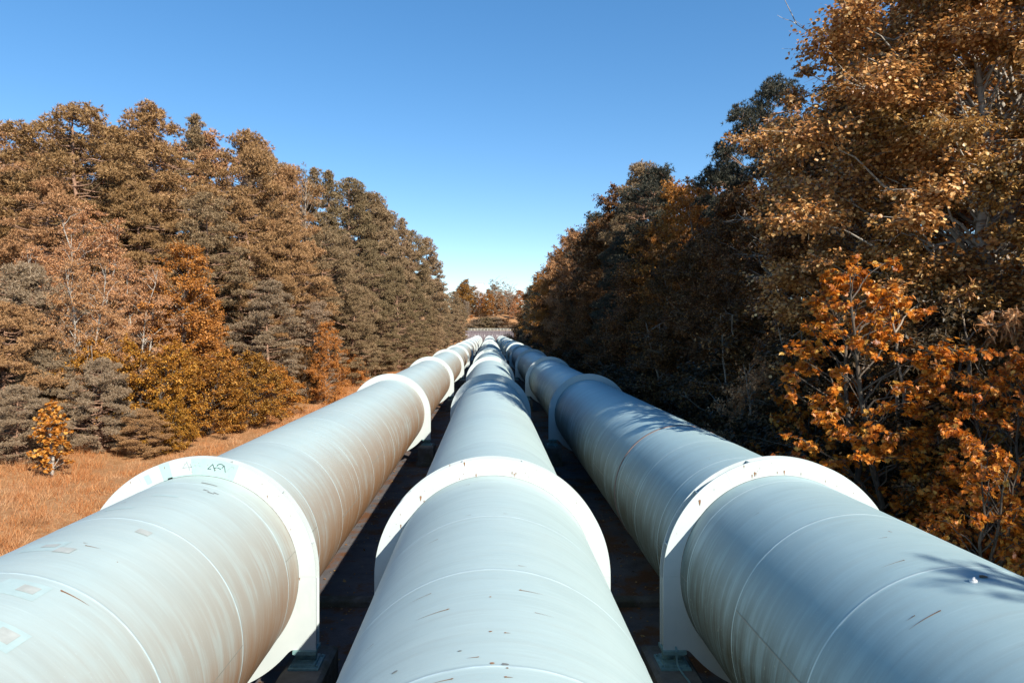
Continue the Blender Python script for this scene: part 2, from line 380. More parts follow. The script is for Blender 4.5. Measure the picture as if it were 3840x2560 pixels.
YEND = WALLY + .05
def pipe_shell(idx, cx, root, mat):
    mb = MB(); seg = 144
    prof = [(-14.0, PR)]
    mats = []
    off = (12.52, 12.64, 12.72)[idx]
    k0 = -11
    while off + k0 * SEAM < YEND - 1:
        s = off + k0 * SEAM; k0 += 1
        if s < -13: continue
        prof += [(s - .05, PR), (s - .014, PR), (s - .006, PR + .0025), (s + .006, PR + .0025), (s + .014, PR), (s + .05, PR)]
    prof.append((YEND, PR))
    a = np.arange(seg) * 2 * math.pi / seg
    V = np.array([[(r * math.sin(q), y, r * math.cos(q)) for q in a] for y, r in prof]).reshape(-1, 3)
    n = len(prof)
    j = np.arange(seg); jn = (j + 1) % seg
    FA, FB = [], []
    for i in range(n - 1):
        F = np.stack([i * seg + j, (i + 1) * seg + j, (i + 1) * seg + jn, i * seg + jn], -1)
        (FB if (i % 6 in (2, 3, 4)) else FA).append(F)
    mb.v.append(V); mb.f.append((np.concatenate(FA), 0, True)); mb.f.append((np.concatenate(FB), 1, True)); mb.n += len(V)
    # longitudinal welds, staggered from course to course
    st = (75, 103, 88, 112)
    for k in range(-3, 40):
        y0 = off + k * SEAM + .03; y1 = y0 + SEAM - .06
        q = R(st[(k + idx) % 4])
        for sg in (1, -1):
            if (k + sg) % 2 or k > 14: decal(mb, sg * q, sg * (q + .009), y0, y1, 2, PR + .007, n=1)
    for k in range(NR):                            # grime line where each ring meets the shell
        decal(mb, -math.pi, math.pi, RY0 + k * RDY - .022, RY0 + k * RDY + .005, 7, PR + .003, n=120)
    # rust runs and scars seen on the paint
    rr = random.Random(20 + idx)
    pts = {0: [(322, 2045, .02, .2), (232, 2215, .03, .35), (470, 1883, .015, .08), (315, 2035, .012, .05), (440, 2107, .012, 0)],
           1: [(1640, 2022, .012, .2), (1615, 2225, .013, .28), (1680, 2284, .02, .35), (1953, 2211, .012, 0), (1839, 2237, .018, 0),
               (1840, 2367, .02, 0), (1895, 2372, .016, .05), (1950, 2212, .015, .25), (1946, 2120, .01, .1), (1793, 2463, .014, .1),
               (1846, 2486, .026, 0), (1902, 2504, .017, 0), (1897, 2538, .02, .06), (1695, 2545, .016, .2), (1400, 2414, .01, .15),
               (1890, 1925, .01, .06), (1760, 1815, .011, .12), (1765, 1930, .01, .1)],
           2: [(3335, 1992, .016, 0), (3342, 1994, .014, 0), (3325, 2014, .01, .12), (3390, 2100, .014, .3), (3525, 2290, .02, .38), (3430, 2308, .012, .1)]}[idx]
    for px, py, s, run in pts:
        h = hit_pipe(px, py, cx)
        if h: rust(mb, h[0], h[1], s, run)
    for k in range(12):
        rust(mb, rr.uniform(-.9, .9), rr.uniform(5, 60), rr.uniform(.006, .013), rr.choice((0, 0, .1, .2)))
    if idx == 0:
        for px, py, w, hgt, m in ((539, 1995, .20, .16, 4), (242, 2062, .22, .18, 4), (190, 2046, .2, .12, 4), (107, 2209, .2, .16, 4), (18, 2382, .2, .2, 4)):
            a, y = hit_pipe(px, py, cx)
            if px < 200: decal(mb, a - .17, a + .09, y - .2, y + .17, 5, PR + .003)
            decal(mb, a - w / 2 / PR, a + w / 2 / PR, y - hgt / 2, y + hgt / 2, m, PR + .006)
        for px, py in ((624, 1857), (455, 1905)):
            a, y = hit_pipe(px, py, cx); decal(mb, a - .12, a + .1, y - .05, y + .05, 5, PR + .003)
        for px, py, l in ((785, 1815, .3), (772, 1838, .1), (810, 1850, .1), (790, 1848, .12)):
            a, y = hit_pipe(px, py, cx); decal(mb, a - l / 2 / PR, a + l / 2 / PR, y - .02, y + .025, 6, PR + .005, .6)
    if idx == 1:
        for px, py, l in ((1480, 2520, .1), (1725, 2440, .06), (1893, 2490, .09), (1590, 1700, .2), (1890, 1375, .15)):
            h = hit_pipe(px, py, cx)
            if h: blob(mb, h[0], h[1], l * .35, 6, asp=.6)
    return mb.build('shell', [mat, M['seam'], M['weld_dark'], M['rustmark'], M['patch_beige'], M['patch_teal'], M['scuff'], M['grime']], root)

def ring_outline():
    P = []
    for k in range(0, 97):                       # upper half, from +x over the top to -x
        a = math.pi * k / 96; P.append((RR * math.cos(a), RR * math.sin(a)))
    xl = RR - LEGW
    lo = [(-RR, -.4), (-RR, -.8), (-RR, -LEGD), (-xl, -LEGD), (-xl + .06, -LEGD - .012), (-xl + .11, -LEGD - .05)]
    P += lo
    a0 = math.atan2(-LEGD - .09, -xl + .15); a1 = math.atan2(-LEGD - .09, xl - .15)
    a0 += 2 * math.pi if a0 < 0 else 0; a1 += 2 * math.pi if a1 < 0 else 0
    for k in range(0, 41):
        a = a0 + (a1 - a0) * k / 40; P.append((RR * math.cos(a), RR * math.sin(a)))
    P += [(-x, z) for x, z in lo[::-1]]
    return np.array(P)
OUT = ring_outline()
def ring_mesh(extra=None):
    mb = MB(); n = len(OUT)
    ang = np.arctan2(OUT[:, 1], OUT[:, 0])
    ri = PR - .01
    IN = np.stack([ri * np.cos(ang), ri * np.sin(ang)], -1)
    j = np.arange(n); jn = (j + 1) % n
    for (y0, y1) in ((0, .028), (.25, .278)):
        L = []
        for y in (y0, y1):
            L.append(np.stack([OUT[:, 0], np.full(n, y), OUT[:, 1]], -1)); L.append(np.stack([IN[:, 0], np.full(n, y), IN[:, 1]], -1))
        V = np.concatenate(L)
        F = np.concatenate([np.stack([j, n + j, n + jn, jn], -1), np.stack([2 * n + jn, 3 * n + jn, 3 * n + j, 2 * n + j], -1),
                            np.stack([jn, 2 * n + jn, 2 * n + j, j], -1)])
        mb.add(V, F, 0, False)
    for s in (1, -1):                              # stiffener closing each leg
        mb.box(s * (RR - .05) - .012, s * (RR - .05) + .012, .028, .25, -LEGD + .002, -.1)
    for s in (1, -1):                              # weld joint lines on the front plate
        for a in (0, R(118 if s > 0 else 62)):
            pass
    if extra: extra(mb)
    return mb
def plate_joint(mb, ang, r0=PR + .01, r1=RR - .005, w=.006, mat=1):
    c, s = math.cos(ang), math.sin(ang)
    V = [(r0 * c - w * s, -.003, r0 * s + w * c), (r1 * c - w * s, -.003, r1 * s + w * c), (r1 * c + w * s, -.003, r1 * s - w * c), (r0 * c + w * s, -.003, r0 * s - w * c)]
    mb.add(V, [(0, 1, 2, 3)], mat)
M['joint'] = simple('joint_line', (.42, .47, .45), .6)
def ring_pt(px, py, cx, dy=0.0):
    """photo pixel on the front plane of the first ring -> local x, z"""
    d = RY0 + dy
    return (px - VPX) / FPX * d - cx, CAMZ - (py - VPY) / FPX * d - PZ
def ring_marks(cx, marks, joints):
    def f(mb):
        for a in joints: plate_joint(mb, R(a))
        for px, py, w, h in marks:
            x, z = ring_pt(px, py, cx)
            V = [(x - w, -.004, z + h * .3), (x - w * .4, -.004, z + h * .5), (x + w * .9, -.004, z + h * .42), (x + w * .8, -.004, z - h * .1), (x + w * .15, -.004, z - h), (x - w * .5, -.004, z - h * .5)]
            mb.add(V, [tuple(range(6))[::-1]], 2)
        rr = random.Random(int(cx * 10) + 99)
        for k in range(14):
            a = R(rr.uniform(20, 160)); r = rr.uniform(PR + .05, RR - .04); s = rr.uniform(.004, .009)
            x, z = r * math.cos(a), r * math.sin(a)
            mb.add([(x - s, -.004, z), (x, -.004, z + s * 1.5), (x + s, -.004, z), (x, -.004, z - s * 2.2)], [(3, 2, 1, 0)], 2)
    return f
def Z(u, v, ox, oy, k): return ox + u / k, oy + v / k
mid_marks = [(*Z(u, v, 1300, 1680, 3.1357), w, h) for u, v, w, h in ((870, 580, .022, .075), (1385, 180, .018, .06), (1522, 315, .014, .05), (1945, 290, .012, .05),
             (1970, 310, .012, .055), (1990, 297, .010, .05), (637, 912, .014, .06), (1213, 200, .008, .04), (1327, 357, .012, .02), (910, 620, .01, .03))]
rgt_marks = [(*Z(u, v, 2380, 1660, 2.306), w, h) for u, v, w, h in ((562, 508, .025, .085), (1015, 285, .012, .06), (1036, 265, .015, .07), (1049, 266, .011, .06),
             (1293, 250, .015, .065), (1232, 256, .010, .04), (945, 202, .010, .05), (1438, 268, .008, .05), (1648, 330, .007, .04))]
lft_marks = [(*Z(u, v, 0, 1600, 1.633), w, h) for u, v, w, h in ((1637, 425, .010, .05), (1605, 350, .008, .03), (1370, 660, .01, .04), (800, 340, .008, .03), (1008, 250, .01, .03), (1835, 928, .012, .04))]
MARKS = (lft_marks, mid_marks, rgt_marks); JOINTS = ((0, 180, 121), (0, 180, 124), (0, 180, 118))

def gusset_mesh(ang, name='gusset'):
    mb = MB(); t = .011; r0, r1 = PR - .005, RR - .012
    c, s = math.sin(ang), math.cos(ang)
    V = []
    for y in (.03, .248):
        for r, w in ((r0, -t), (r0, t), (r1, t), (r1, -t)):
            V.append((r * c + w * s, y, r * s - w * c))
    mb.add(V, [(0, 1, 2, 3), (7, 6, 5, 4), (0, 4, 5, 1), (1, 5, 6, 2), (2, 6, 7, 3), (3, 7, 4, 0)], 0)
    return mb

def strokes(mb, lines, k, ox, oy, cx, w=.006):
    for L in lines:
        P = [ring_pt(*Z(u, v, ox, oy, k), cx) for u, v in L]
        for (x0, z0), (x1, z1) in zip(P[:-1], P[1:]):
            dx, dz = x1 - x0, z1 - z0; l = math.hypot(dx, dz) + 1e-9; nx, nz = -dz / l * w, dx / l * w
            e = .003; x1 += dx / l * e; z1 += dz / l * e
            mb.add([(x0 + nx, -.0062, z0 + nz), (x1 + nx, -.0062, z1 + nz), (x1 - nx, -.0062, z1 - nz), (x0 - nx, -.0062, z0 - nz)], [(0, 1, 2, 3)], 0)
def sector(a0, a1, r0, r1, y):
    mb = MB(); n = 12; V = []
    for k in range(n + 1):
        a = R(a0 + (a1 - a0) * k / n); V += [(r0 * math.sin(a), y, r0 * math.cos(a)), (r1 * math.sin(a), y, r1 * math.cos(a))]
    mb.add(V, [(2 * k, 2 * k + 1, 2 * k + 3, 2 * k + 2) for k in range(n)], 0)
    return mb

pipe_labels = ('leftmost of the three big pipes, sunlit, its right flank browned by dirt',
               'middle of the three big pale pipes, clean paint with small rust runs on top',
               'rightmost of the three big pipes, mossy left flank, shaded by trees further on')
ring_names = ('nearest', 'second', 'third', 'fourth', 'fifth')
mring = [M['ring'], M['joint'], M['rustmark']]
shared_ring = None; shared_g = {}
GA = (15, 45, 75, -15, -45, -75)
for idx, cx in enumerate(PIPES):
    root = tag(empty('penstock_pipe', (cx, 0, PZ)), pipe_labels[idx], 'pipe', 'three parallel penstock pipes')
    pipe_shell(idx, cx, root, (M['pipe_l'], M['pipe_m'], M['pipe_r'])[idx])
    for k in range(NR):
        y = RY0 + k * RDY
        if k == 0:
            ring = ring_mesh(ring_marks(cx, MARKS[idx], JOINTS[idx])).build('support_ring', mring, root)
        elif shared_ring is None:
            ring = ring_mesh(lambda mb: [plate_joint(mb, R(a)) for a in (0, 180)]).build('support_ring', mring, root); shared_ring = ring
        else:
            ring = shared_ring.copy(); col.objects.link(ring); ring.parent = root
        ring.location = (0, y, 0)
        if k < 3:
            for a in GA:
                if a in shared_g:
                    g = shared_g[a].copy(); col.objects.link(g); g.parent = ring
                else:
                    g = gusset_mesh(R(a)).build('gusset', M['ring'], ring); shared_g[a] = g
        if k == 0 and idx == 0:
            for a0, a1, r0, r1 in ((-3.2, 20.5, PR + .004, RR - .004), (-19.5, -14.2, PR + .004, RR - .004), (-28.6, -25.6, PR + .06, RR - .09), (-17, -3.4, PR + .004, PR + .03)):
                p = sector(a0, a1, r0, r1, -.0035).build('paint_patch', M['ring_teal'], ring); p['label'] = 'pale teal overpainted patch on the white ring'
            mb = MB()
            strokes(mb, [[(1052, 393), (1170, 292)], [(1052, 395), (1128, 400)], [(1168, 292), (1185, 350), (1212, 440)], [(1185, 384), (1250, 366)],
                         [(1258, 340), (1270, 312), (1300, 294), (1340, 290), (1385, 303), (1402, 332), (1390, 362), (1366, 373)],
                         [(1417, 318), (1432, 390), (1440, 465)], [(1268, 368), (1345, 402)]], 5.88, 600, 1690, cx, .0075)
            g = mb.build('graffiti', M['tag_dark'], ring); g['label'] = 'dark scrawled tag on teal paint'
            mb = MB()
            strokes(mb, [[(505, 374), (595, 240)], [(500, 376), (605, 357)], [(592, 242), (620, 310), (662, 430)], [(665, 275), (700, 360)], [(640, 364), (712, 345)]], 5.88, 600, 1690, cx, .006)
            g = mb.build('graffiti', M['tag_grey'], ring); g['label'] = 'faded grey scrawled tag'
            mb = MB()
            strokes(mb, [                         [(1437, 490), (1520, 400), (1585, 345)], [(1585, 345), (1632, 366), (1625, 405)]], 5.88, 600, 1690, cx, .006)
            g = mb.build('graffiti', M['tag_grey'], ring); g['label'] = 'faded grey scrawled tag'
            mb = MB()
            strokes(mb, [[(720, 250), (750, 230), (800, 232), (818, 268), (780, 312), (738, 330)], [(760, 320), (770, 450)], [(800, 330), (830, 350)], [(850, 280), (882, 345), (935, 290)]], 5.88, 600, 1690, cx, .006)
            g = mb.build('graffiti', M['tag_faint'], ring); g['label'] = 'almost washed out scrawl'
        if k == 0 and idx == 1:
            mb = MB()
            strokes(mb, [[(1750, 150), (1715, 175), (1695, 225), (1715, 262), (1745, 255), (1755, 215), (1735, 195), (1712, 205)], [(1752, 150), (1762, 215), (1785, 265)]], 3.1357, 1300, 1680, cx, .010)
            g = mb.build('chalk_mark', M['chalk'], ring); g['label'] = 'faint white looped chalk letter'
    if idx == 2:
        mb = MB(); seg = 96; a = np.arange(seg) * 2 * math.pi / seg
        yy = 20.05
        prof = [(yy - .035, PR + .001), (yy - .03, PR + .022), (yy + .03, PR + .022), (yy + .035, PR + .001)]
        V = np.array([[(r * math.sin(q), y, r * math.cos(q)) for q in a] for y, r in prof]).reshape(-1, 3)
        j = np.arange(seg); jn = (j + 1) % seg
        mb.add(V, np.concatenate([np.stack([i * seg + j, (i + 1) * seg + j, (i + 1) * seg + jn, i * seg + jn], -1) for i in range(3)]), 0, True)
        g = mb.build('joint_band', M['band'], root); g['label'] = 'dark rusty band round the pipe'

# ------------------------------------------------------------------ bearings and plinths
def make_bearing(strap):
    root = empty('roller_bearing')
    b = MB(); b.box(-.225, .225, -.06, .34, .262, .326); b.box(-.20, .20, -.05, .33, .245, .262); b.build('top_plate', M['bearing'], root)
    b = MB()
    for x0, x1 in ((-.19, -.012), (.012, .19)):
        b.tube([(x0, .14, .165), (x0 + .001, .14, .165), (x1 - .001, .14, .165), (x1, .14, .165)], [.072, .08, .08, .072], 20, 0, True)
    b.tube([(-.02, .14, .165), (.02, .14, .165)], .062, 16)
    b.box(-.17, .17, .05, .23, .07, .11)
    b.build('roller', M['bearing'], root)
    b = MB(); b.box(-.21, .21, -.10, .38, .035, .085); b.box(-.29, .29, -.16, .44, .0, .035); b.build('base_plate', M['bearing'], root)
    for sx in (-.25, .25):
        for yy in (-.08, .36):
            b = MB(); b.tube([(sx, yy, .035), (sx, yy, .075)], .022, 6, 0, True); b.build('bolt', M['bearing'], root)
    if strap:
        b = MB(); P = [(.02, -.03, .40), (.02, -.09, .33), (.02, -.10, .2), (.03, -.12, .1), (.05, -.2, .05), (.09, -.36, .012), (.11, -.48, .012), (.12, -.62, .008)]
        P = np.array(P); V = []
        for p in P: V += [p + (-.018, 0, 0), p + (.018, 0, 0), p + (.018, .006, .006), p + (-.018, .006, .006)]
        F = []
        for q in range(len(P) - 1):
            for e in range(4): F.append((4 * q + e, 4 * q + (e + 1) % 4, 4 * q + 4 + (e + 1) % 4, 4 * q + 4 + e))
        b.add(V, F, 0); b.build('earth_strap', M['bearing'], root)
    return root
PTOP = PZ - LEGD - .326
def make_plinth():
    b = MB(); b.box(-.43, .43, -.75, .95, .03, PTOP, 0, .07); b.box(-.50, .50, -.85, 1.05, .0, .28, 0, .03)
    return b.build('concrete_plinth', M['plinth'])
bp = bs = pp = None
ordn = ('nearest', 'second', 'third', 'fourth', 'fifth')
for k in range(4):
    for idx, sides in ((0, (1,)), (2, (-1,)), (1, (-1, 1))):
        for s in sides:
            if idx == 1 and k == 0 or idx == 1 and k > 2: continue
            where = {(0, 1): 'left pipe', (2, -1): 'right pipe', (1, -1): 'middle pipe, left foot', (1, 1): 'middle pipe, right foot'}[(idx, s)]
            x = PIPES[idx] + s * (RR - LEGW / 2); y = RY0 + k * RDY
            if idx == 2 and bs is None: o = bs = make_bearing(True)
            elif idx == 2: o = copy_tree(bs)
            elif bp is None: o = bp = make_bearing(False)
            else: o = copy_tree(bp)
            o.location = (x, y, PTOP)
            tag(o, f'teal bearing under the {ordn[k]} ring of the {where}', 'bearing', 'roller bearings under the pipe rings')
            if pp is None: o = pp = make_plinth()
            else: o = pp.copy(); col.objects.link(o)
            o.location = (x, y, 0.06)
            o.location.z = 0.0
            tag(o, f'concrete block under the {ordn[k]} ring of the {where}', 'plinth', 'concrete plinths carrying the pipe rings')

b = MB(); b.box(-3.2, -2.2 + .1, 18.6, 18.95, .0, .2, 0, .03)
b = MB(); b.box(-8.6, 8.6, 18.6, 19.0, .03, .24, 0, .04)
tag(b.build('concrete_kerb', M['plinth']), 'low concrete kerb crossing the dark channel floor beneath the pipes', 'kerb')

# small things lying on the right pipe
a, y = hit_pipe(3651, 2180, PIPES[2])
b = MB(); n = 14
prof = [(.0, .040), (.012, .042), (.026, .034), (.036, .02), (.040, .0)]
V = [(1.15 * r * math.cos(2 * math.pi * q / n), .9 * r * math.sin(2 * math.pi * q / n), z) for z, r in prof for q in range(n)]
b.add(V, [(p * n + q, p * n + (q + 1) % n, (p + 1) * n + (q + 1) % n, (p + 1) * n + q) for p in range(4) for q in range(n)], 0, True)
b.tube([(-.03, -.01, .03), (-.012, -.012, .048), (.008, -.005, .05)], [.012, .014, .008], 7)
sh = b.build('white_shell', M['stone_white'], None, (PIPES[2] + PR * math.sin(a), y, PZ + PR * math.cos(a) - .003)); sh.rotation_euler = (0, a, .4)
tag(sh, 'small white shell lying on top of the right pipe', 'shell')
a, y = hit_pipe(3688, 2164, PIPES[2])
b = MB(); V = [(-.06, 0, .004), (-.03, -.03, .018), (.03, -.032, .014), (.065, -.005, .004), (.03, .03, .016), (-.03, .03, .02)]
b.add(V, [(0, 1, 2, 3), (0, 3, 4, 5)], 0)
lf = b.build('fallen_leaf', M['rustmark'], None, (PIPES[2] + PR * math.sin(a), y, PZ + PR * math.cos(a))); lf.rotation_euler = (0, a, .3)
tag(lf, 'brown fallen leaf on the right pipe beside the white shell', 'leaf')

# ------------------------------------------------------------------ headwall, railing
WT = 7.32
root = tag(empty('headwall', (0, WALLY, 0)), 'pale mauve concrete headwall with white lime streaks where the three pipes end', 'wall')
b = MB()
b.box(-9.0, 11.6, 0, .6, -.2, WT); b.box(-11.5, -9.0, -.45, .6, -.2, WT + .02); b.box(-9.0, 11.6, -.10, .603, WT - .28, WT + .04)
b.box(-9.0, 11.6, -.05, 0, WT - 2.0, WT - 1.92)
b.build('wall', M['wall'], root)
for cx in PIPES:
    b = MB(); n = 64; V = []
    for yy in (-.16, -.001):
        for r in (PR + .003, PR + .3):
            for q in range(n): V.append((cx + r * math.cos(2 * math.pi * q / n), yy, PZ + r * math.sin(2 * math.pi * q / n)))
    F = []
    for q in range(n):
        qn = (q + 1) % n
        F += [(q, qn, n + qn, n + q), (n + q, n + qn, 3 * n + qn, 3 * n + q)]
    b.add(V, F, 0); b.build('pipe_collar', M['wall'], root)
b = MB(); b.box(-12.5, -11.6, -.5, -.1, 4.2, 6.2)
tag(b.build('switch_cabinet', M['dark_door'], None, (0, WALLY, -.15)), 'small black cabinet at the left end of the headwall', 'cabinet')
b = MB(); b.box(-12.45, -11.65, -.45, -.15, 0.2, 4.05)
tag(b.build('cabinet_post', M['plinth'], None, (0, WALLY, .0)), 'pale concrete pier under the black cabinet', 'pier')
root = tag(empty('railing', (0, WALLY + .3, WT + .04)), 'thin pale metal railing along the top of the far headwall', 'railing')
b = MB()
for z in (.08, .52, .98): b.tube([(-10.3, 0, z), (11.4, 0, z)], .085 if z > .9 else .06, 6)
b.build('rails', M['steel'], root)
px0 = MB(); px0.tube([(0, 0, 0), (0, 0, 1.0)], .075, 6); post = px0.build('post', M['steel'], root); post.location.x = -10.3
for k in range(1, 15):
    c = post.copy(); col.objects.link(c); c.parent = root; c.location.x = -10.3 + 1.55 * k

# white building beyond the hill
bx0, by0 = -8.6, 425.0
bz = float(gz(-6, 425)); root = tag(empty('white_building', (bx0 + 2.6, by0, bz - 1)), 'flat white building top showing above the trees on the far hill', 'building')
b = MB(); b.box(-3.4, 2.5, 0, 10, 0, CAMZ + 29.3 - bz + 1); b.build('wall', M['white_wall'], root)
b = MB(); b.box(-3.6, 2.7, -.2, 10.2, CAMZ + 29.3 - bz + 1, CAMZ + 29.65 - bz + 1); b.build('roof', M['white_wall'], root)
for zz in range(3, int(CAMZ + 25 - bz), 3):
    for xx in (-2.2, .5):
        b = MB(); b.box(xx, xx + 1.3, -.05, .05, zz, zz + 1.4); b.build('window', M['glass'], root)

# ------------------------------------------------------------------ vegetation
def unit(v): return v / (np.linalg.norm(v, axis=-1, keepdims=True) + 1e-9)
def place_leaves(mb, tmpl, faces, P, D, N, S, mat=0):
    """instances of a leaf outline: P base points, D leaf axis, N leaf normal, S size"""
    D = unit(D); B = unit(np.cross(N, D)); Nn = np.cross(D, B)
    T = np.asarray(tmpl, float)
    V = P[:, None] + S[:, None, None] * (T[None, :, 0, None] * D[:, None] + T[None, :, 1, None] * B[:, None] + T[None, :, 2, None] * Nn[:, None])
    n = len(P); m = len(T)
    for f in faces:
        F = np.arange(n)[:, None] * m + np.asarray(f)[None]
        mb.f.append((F + mb.n, mat, False))
    mb.v.append(V.reshape(-1, 3)); mb.n += n * m
NEEDLE = ([(0, -.5, 0), (0, .5, 0), (1, 0, 0)], [(0, 1, 2)])
OVAL = ([(0, 0, 0), (.45, -.34, .08), (1, 0, -.05), (.45, .34, .08)], [(0, 1, 2, 3)])
ROUND = ([(0, 0, 0), (.22, -.42, .05), (.7, -.42, .05), (1, 0, -.06), (.7, .42, .05), (.22, .42, .05)], [(0, 1, 2, 3), (0, 3, 4, 5)])
SLENDER = ([(0, 0, 0), (.4, -.1, .03), (1, 0, -.28), (.4, .1, .03)], [(0, 1, 2, 3)])
MAPLE_V = [(0, 0, 0), (.12, -.30, .03), (-.02, -.52, .0), (.30, -.42, .05), (.42, -.72, .0), (.60, -.36, .05), (.72, -.44, .02), (.74, -.16, .04), (1.02, 0, -.08),
           (.74, .16, .04), (.72, .44, .02), (.60, .36, .05), (.42, .72, .0), (.30, .42, .05), (-.02, .52, .0), (.12, .30, .03)]
MAPLE = (MAPLE_V, [(0, 1, 2, 3, 4, 5, 6, 7, 8), (0, 8, 9, 10, 11, 12, 13, 14, 15)])

def rand_dirs(r, n): return unit(r.normal(size=(n, 3)))
def curve_pts(a, bpt, sag, n=5, r=None, wob=0.0):
    t = np.linspace(0, 1, n)[:, None]; P = a + (bpt - a) * t + np.array((0, 0, 1.0)) * sag * 4 * t * (1 - t)
    if r is not None and wob: P[1:-1] += r.normal(size=(n - 2, 3)) * wob
    return P

def make_pine(seed, H=22.0, base=.12, Rm=4.6, pointed=.2, pads=80, dens=1.0, tuft_n=12, tuft=.27, padr=.195, dead=True):
    """Scots pine: limbs that each carry a flattened cushion of needle tufts"""
    r = np.random.default_rng(seed)
    root = empty('pine_tree'); tb = MB()
    n = 14; zt = np.linspace(0, 1, n)
    bend = np.cumsum(r.normal(size=(n, 2)) * .11, axis=0) * (H / 22)
    TP = np.column_stack([bend[:, 0] - bend[0, 0], bend[:, 1] - bend[0, 1], zt * H])
    tb.tube(TP, .017 * H * (1 - zt) ** .8 * .62 + .03, 8)
    def trunk_at(z): return np.array((np.interp(z, TP[:, 2], TP[:, 0]), np.interp(z, TP[:, 2], TP[:, 1]), z))
    P, D = [], []
    ga = math.pi * (3 - math.sqrt(5)); a0 = r.uniform(0, 6.28)
    for k in range(pads):
        t = ((k + r.uniform(0, 1)) / pads) ** .92
        prof = ((1 - t ** 2.4) ** .55 * (1 - pointed) + (1 - t) ** .85 * pointed) * (.68 + .32 * min(1, t * 3.5)) + .03
        az = a0 + k * ga + r.normal() * .45
        rr = Rm * prof * r.uniform(.12, 1.05) ** .6
        z = (base + (1 - base) * t) * H * .985
        c = trunk_at(min(z, H * .98)); c = c + np.array((math.cos(az) * rr, math.sin(az) * rr, 0))
        q = Rm * padr * r.uniform(.65, 1.35) * (.5 + .5 * prof)
        zs = max(.03 * H, z - rr * r.uniform(.05, .45) * (1.2 - t)); st = trunk_at(zs)
        L = float(np.linalg.norm(c - st))
        C = curve_pts(st, c, -.04 * L + .03 * L * r.normal(), 6, r, .035 * L)
        tb.tube(C, np.linspace(.013 * L + .03, .012, 6), 4)
        m = max(18, int(112 * (q / 1.0) ** 2 * dens))
        d = rand_dirs(r, m); d[:, 2] = np.abs(d[:, 2]) * r.choice((1, 1, 1, -.45), m)
        sc_ = np.array((1.2, 1.2, .46 + .45 * t ** 2))
        pos = c + d * q * sc_ * (r.random((m, 1)) ** .42) * np.where(r.random((m, 1)) < .16, r.uniform(1.05, 1.35, (m, 1)), 1.0)
        P.append(pos); D.append(unit(d * np.array((.8, .8, .5)) + np.array((0, 0, .62)) + r.normal(size=(m, 3)) * .25))
        for w in range(min(m, 9)):
            e = pos[w]; b0 = C[r.integers(3, 6)]
            tb.tube(np.array([b0, (b0 + e) / 2 + (0, 0, -.05), e]), [.02, .014, .006], 3)
    top = trunk_at(H * .985)
    P.append(top + r.normal(size=(26, 3)) * np.array((.2, .2, .28)) + (0, 0, -.35)); D.append(unit(r.normal(size=(26, 3)) * .45 + (0, 0, 1.0)))
    if dead:                                       # bare lower snags
        for q in range(18):
            z = r.uniform(.05, .7) * H; az = r.uniform(0, 6.28); L = r.uniform(1.2, 3.4) * Rm / 4.6
            s = trunk_at(z); e = s + np.array((math.cos(az), math.sin(az), r.uniform(-.3, .25))) * L
            tb.tube(curve_pts(s, e, r.normal() * .1, 4, r, .08), [.05, .04, .025, .01], 4)
            for w in range(4):
                c = s + (e - s) * r.uniform(.4, 1); tb.tube(np.array([c, c + r.normal(size=3) * .4]), [.014, .005], 3)
    P = np.concatenate(P); D = np.concatenate(D)
    cb = MB()
    PP = np.repeat(P, tuft_n, 0); DD = np.repeat(D, tuft_n, 0)
    nd = unit(DD * .75 + rand_dirs(r, len(PP)))
    place_leaves(cb, *NEEDLE, PP + nd * .02, nd, rand_dirs(r, len(PP)), tuft * r.uniform(.6, 1.2, len(PP)))
    V = cb.v[0].reshape(-1, 3, 3); mid = (V[:, 0] + V[:, 1]) / 2; half = (V[:, 1] - V[:, 0]) * .115
    V[:, 0] = mid - half; V[:, 1] = mid + half; cb.v[0] = V.reshape(-1, 3)
    tb.build('trunk', M['bark_pine'], root); cb.build('crown', M['pine_brown'], root)
    V = np.concatenate(cb.v); root['H0'] = float(np.percentile(V[:, 2], 99.95)); root['R0'] = float(np.percentile(np.hypot(V[:, 0], V[:, 1]), 97))
    return root

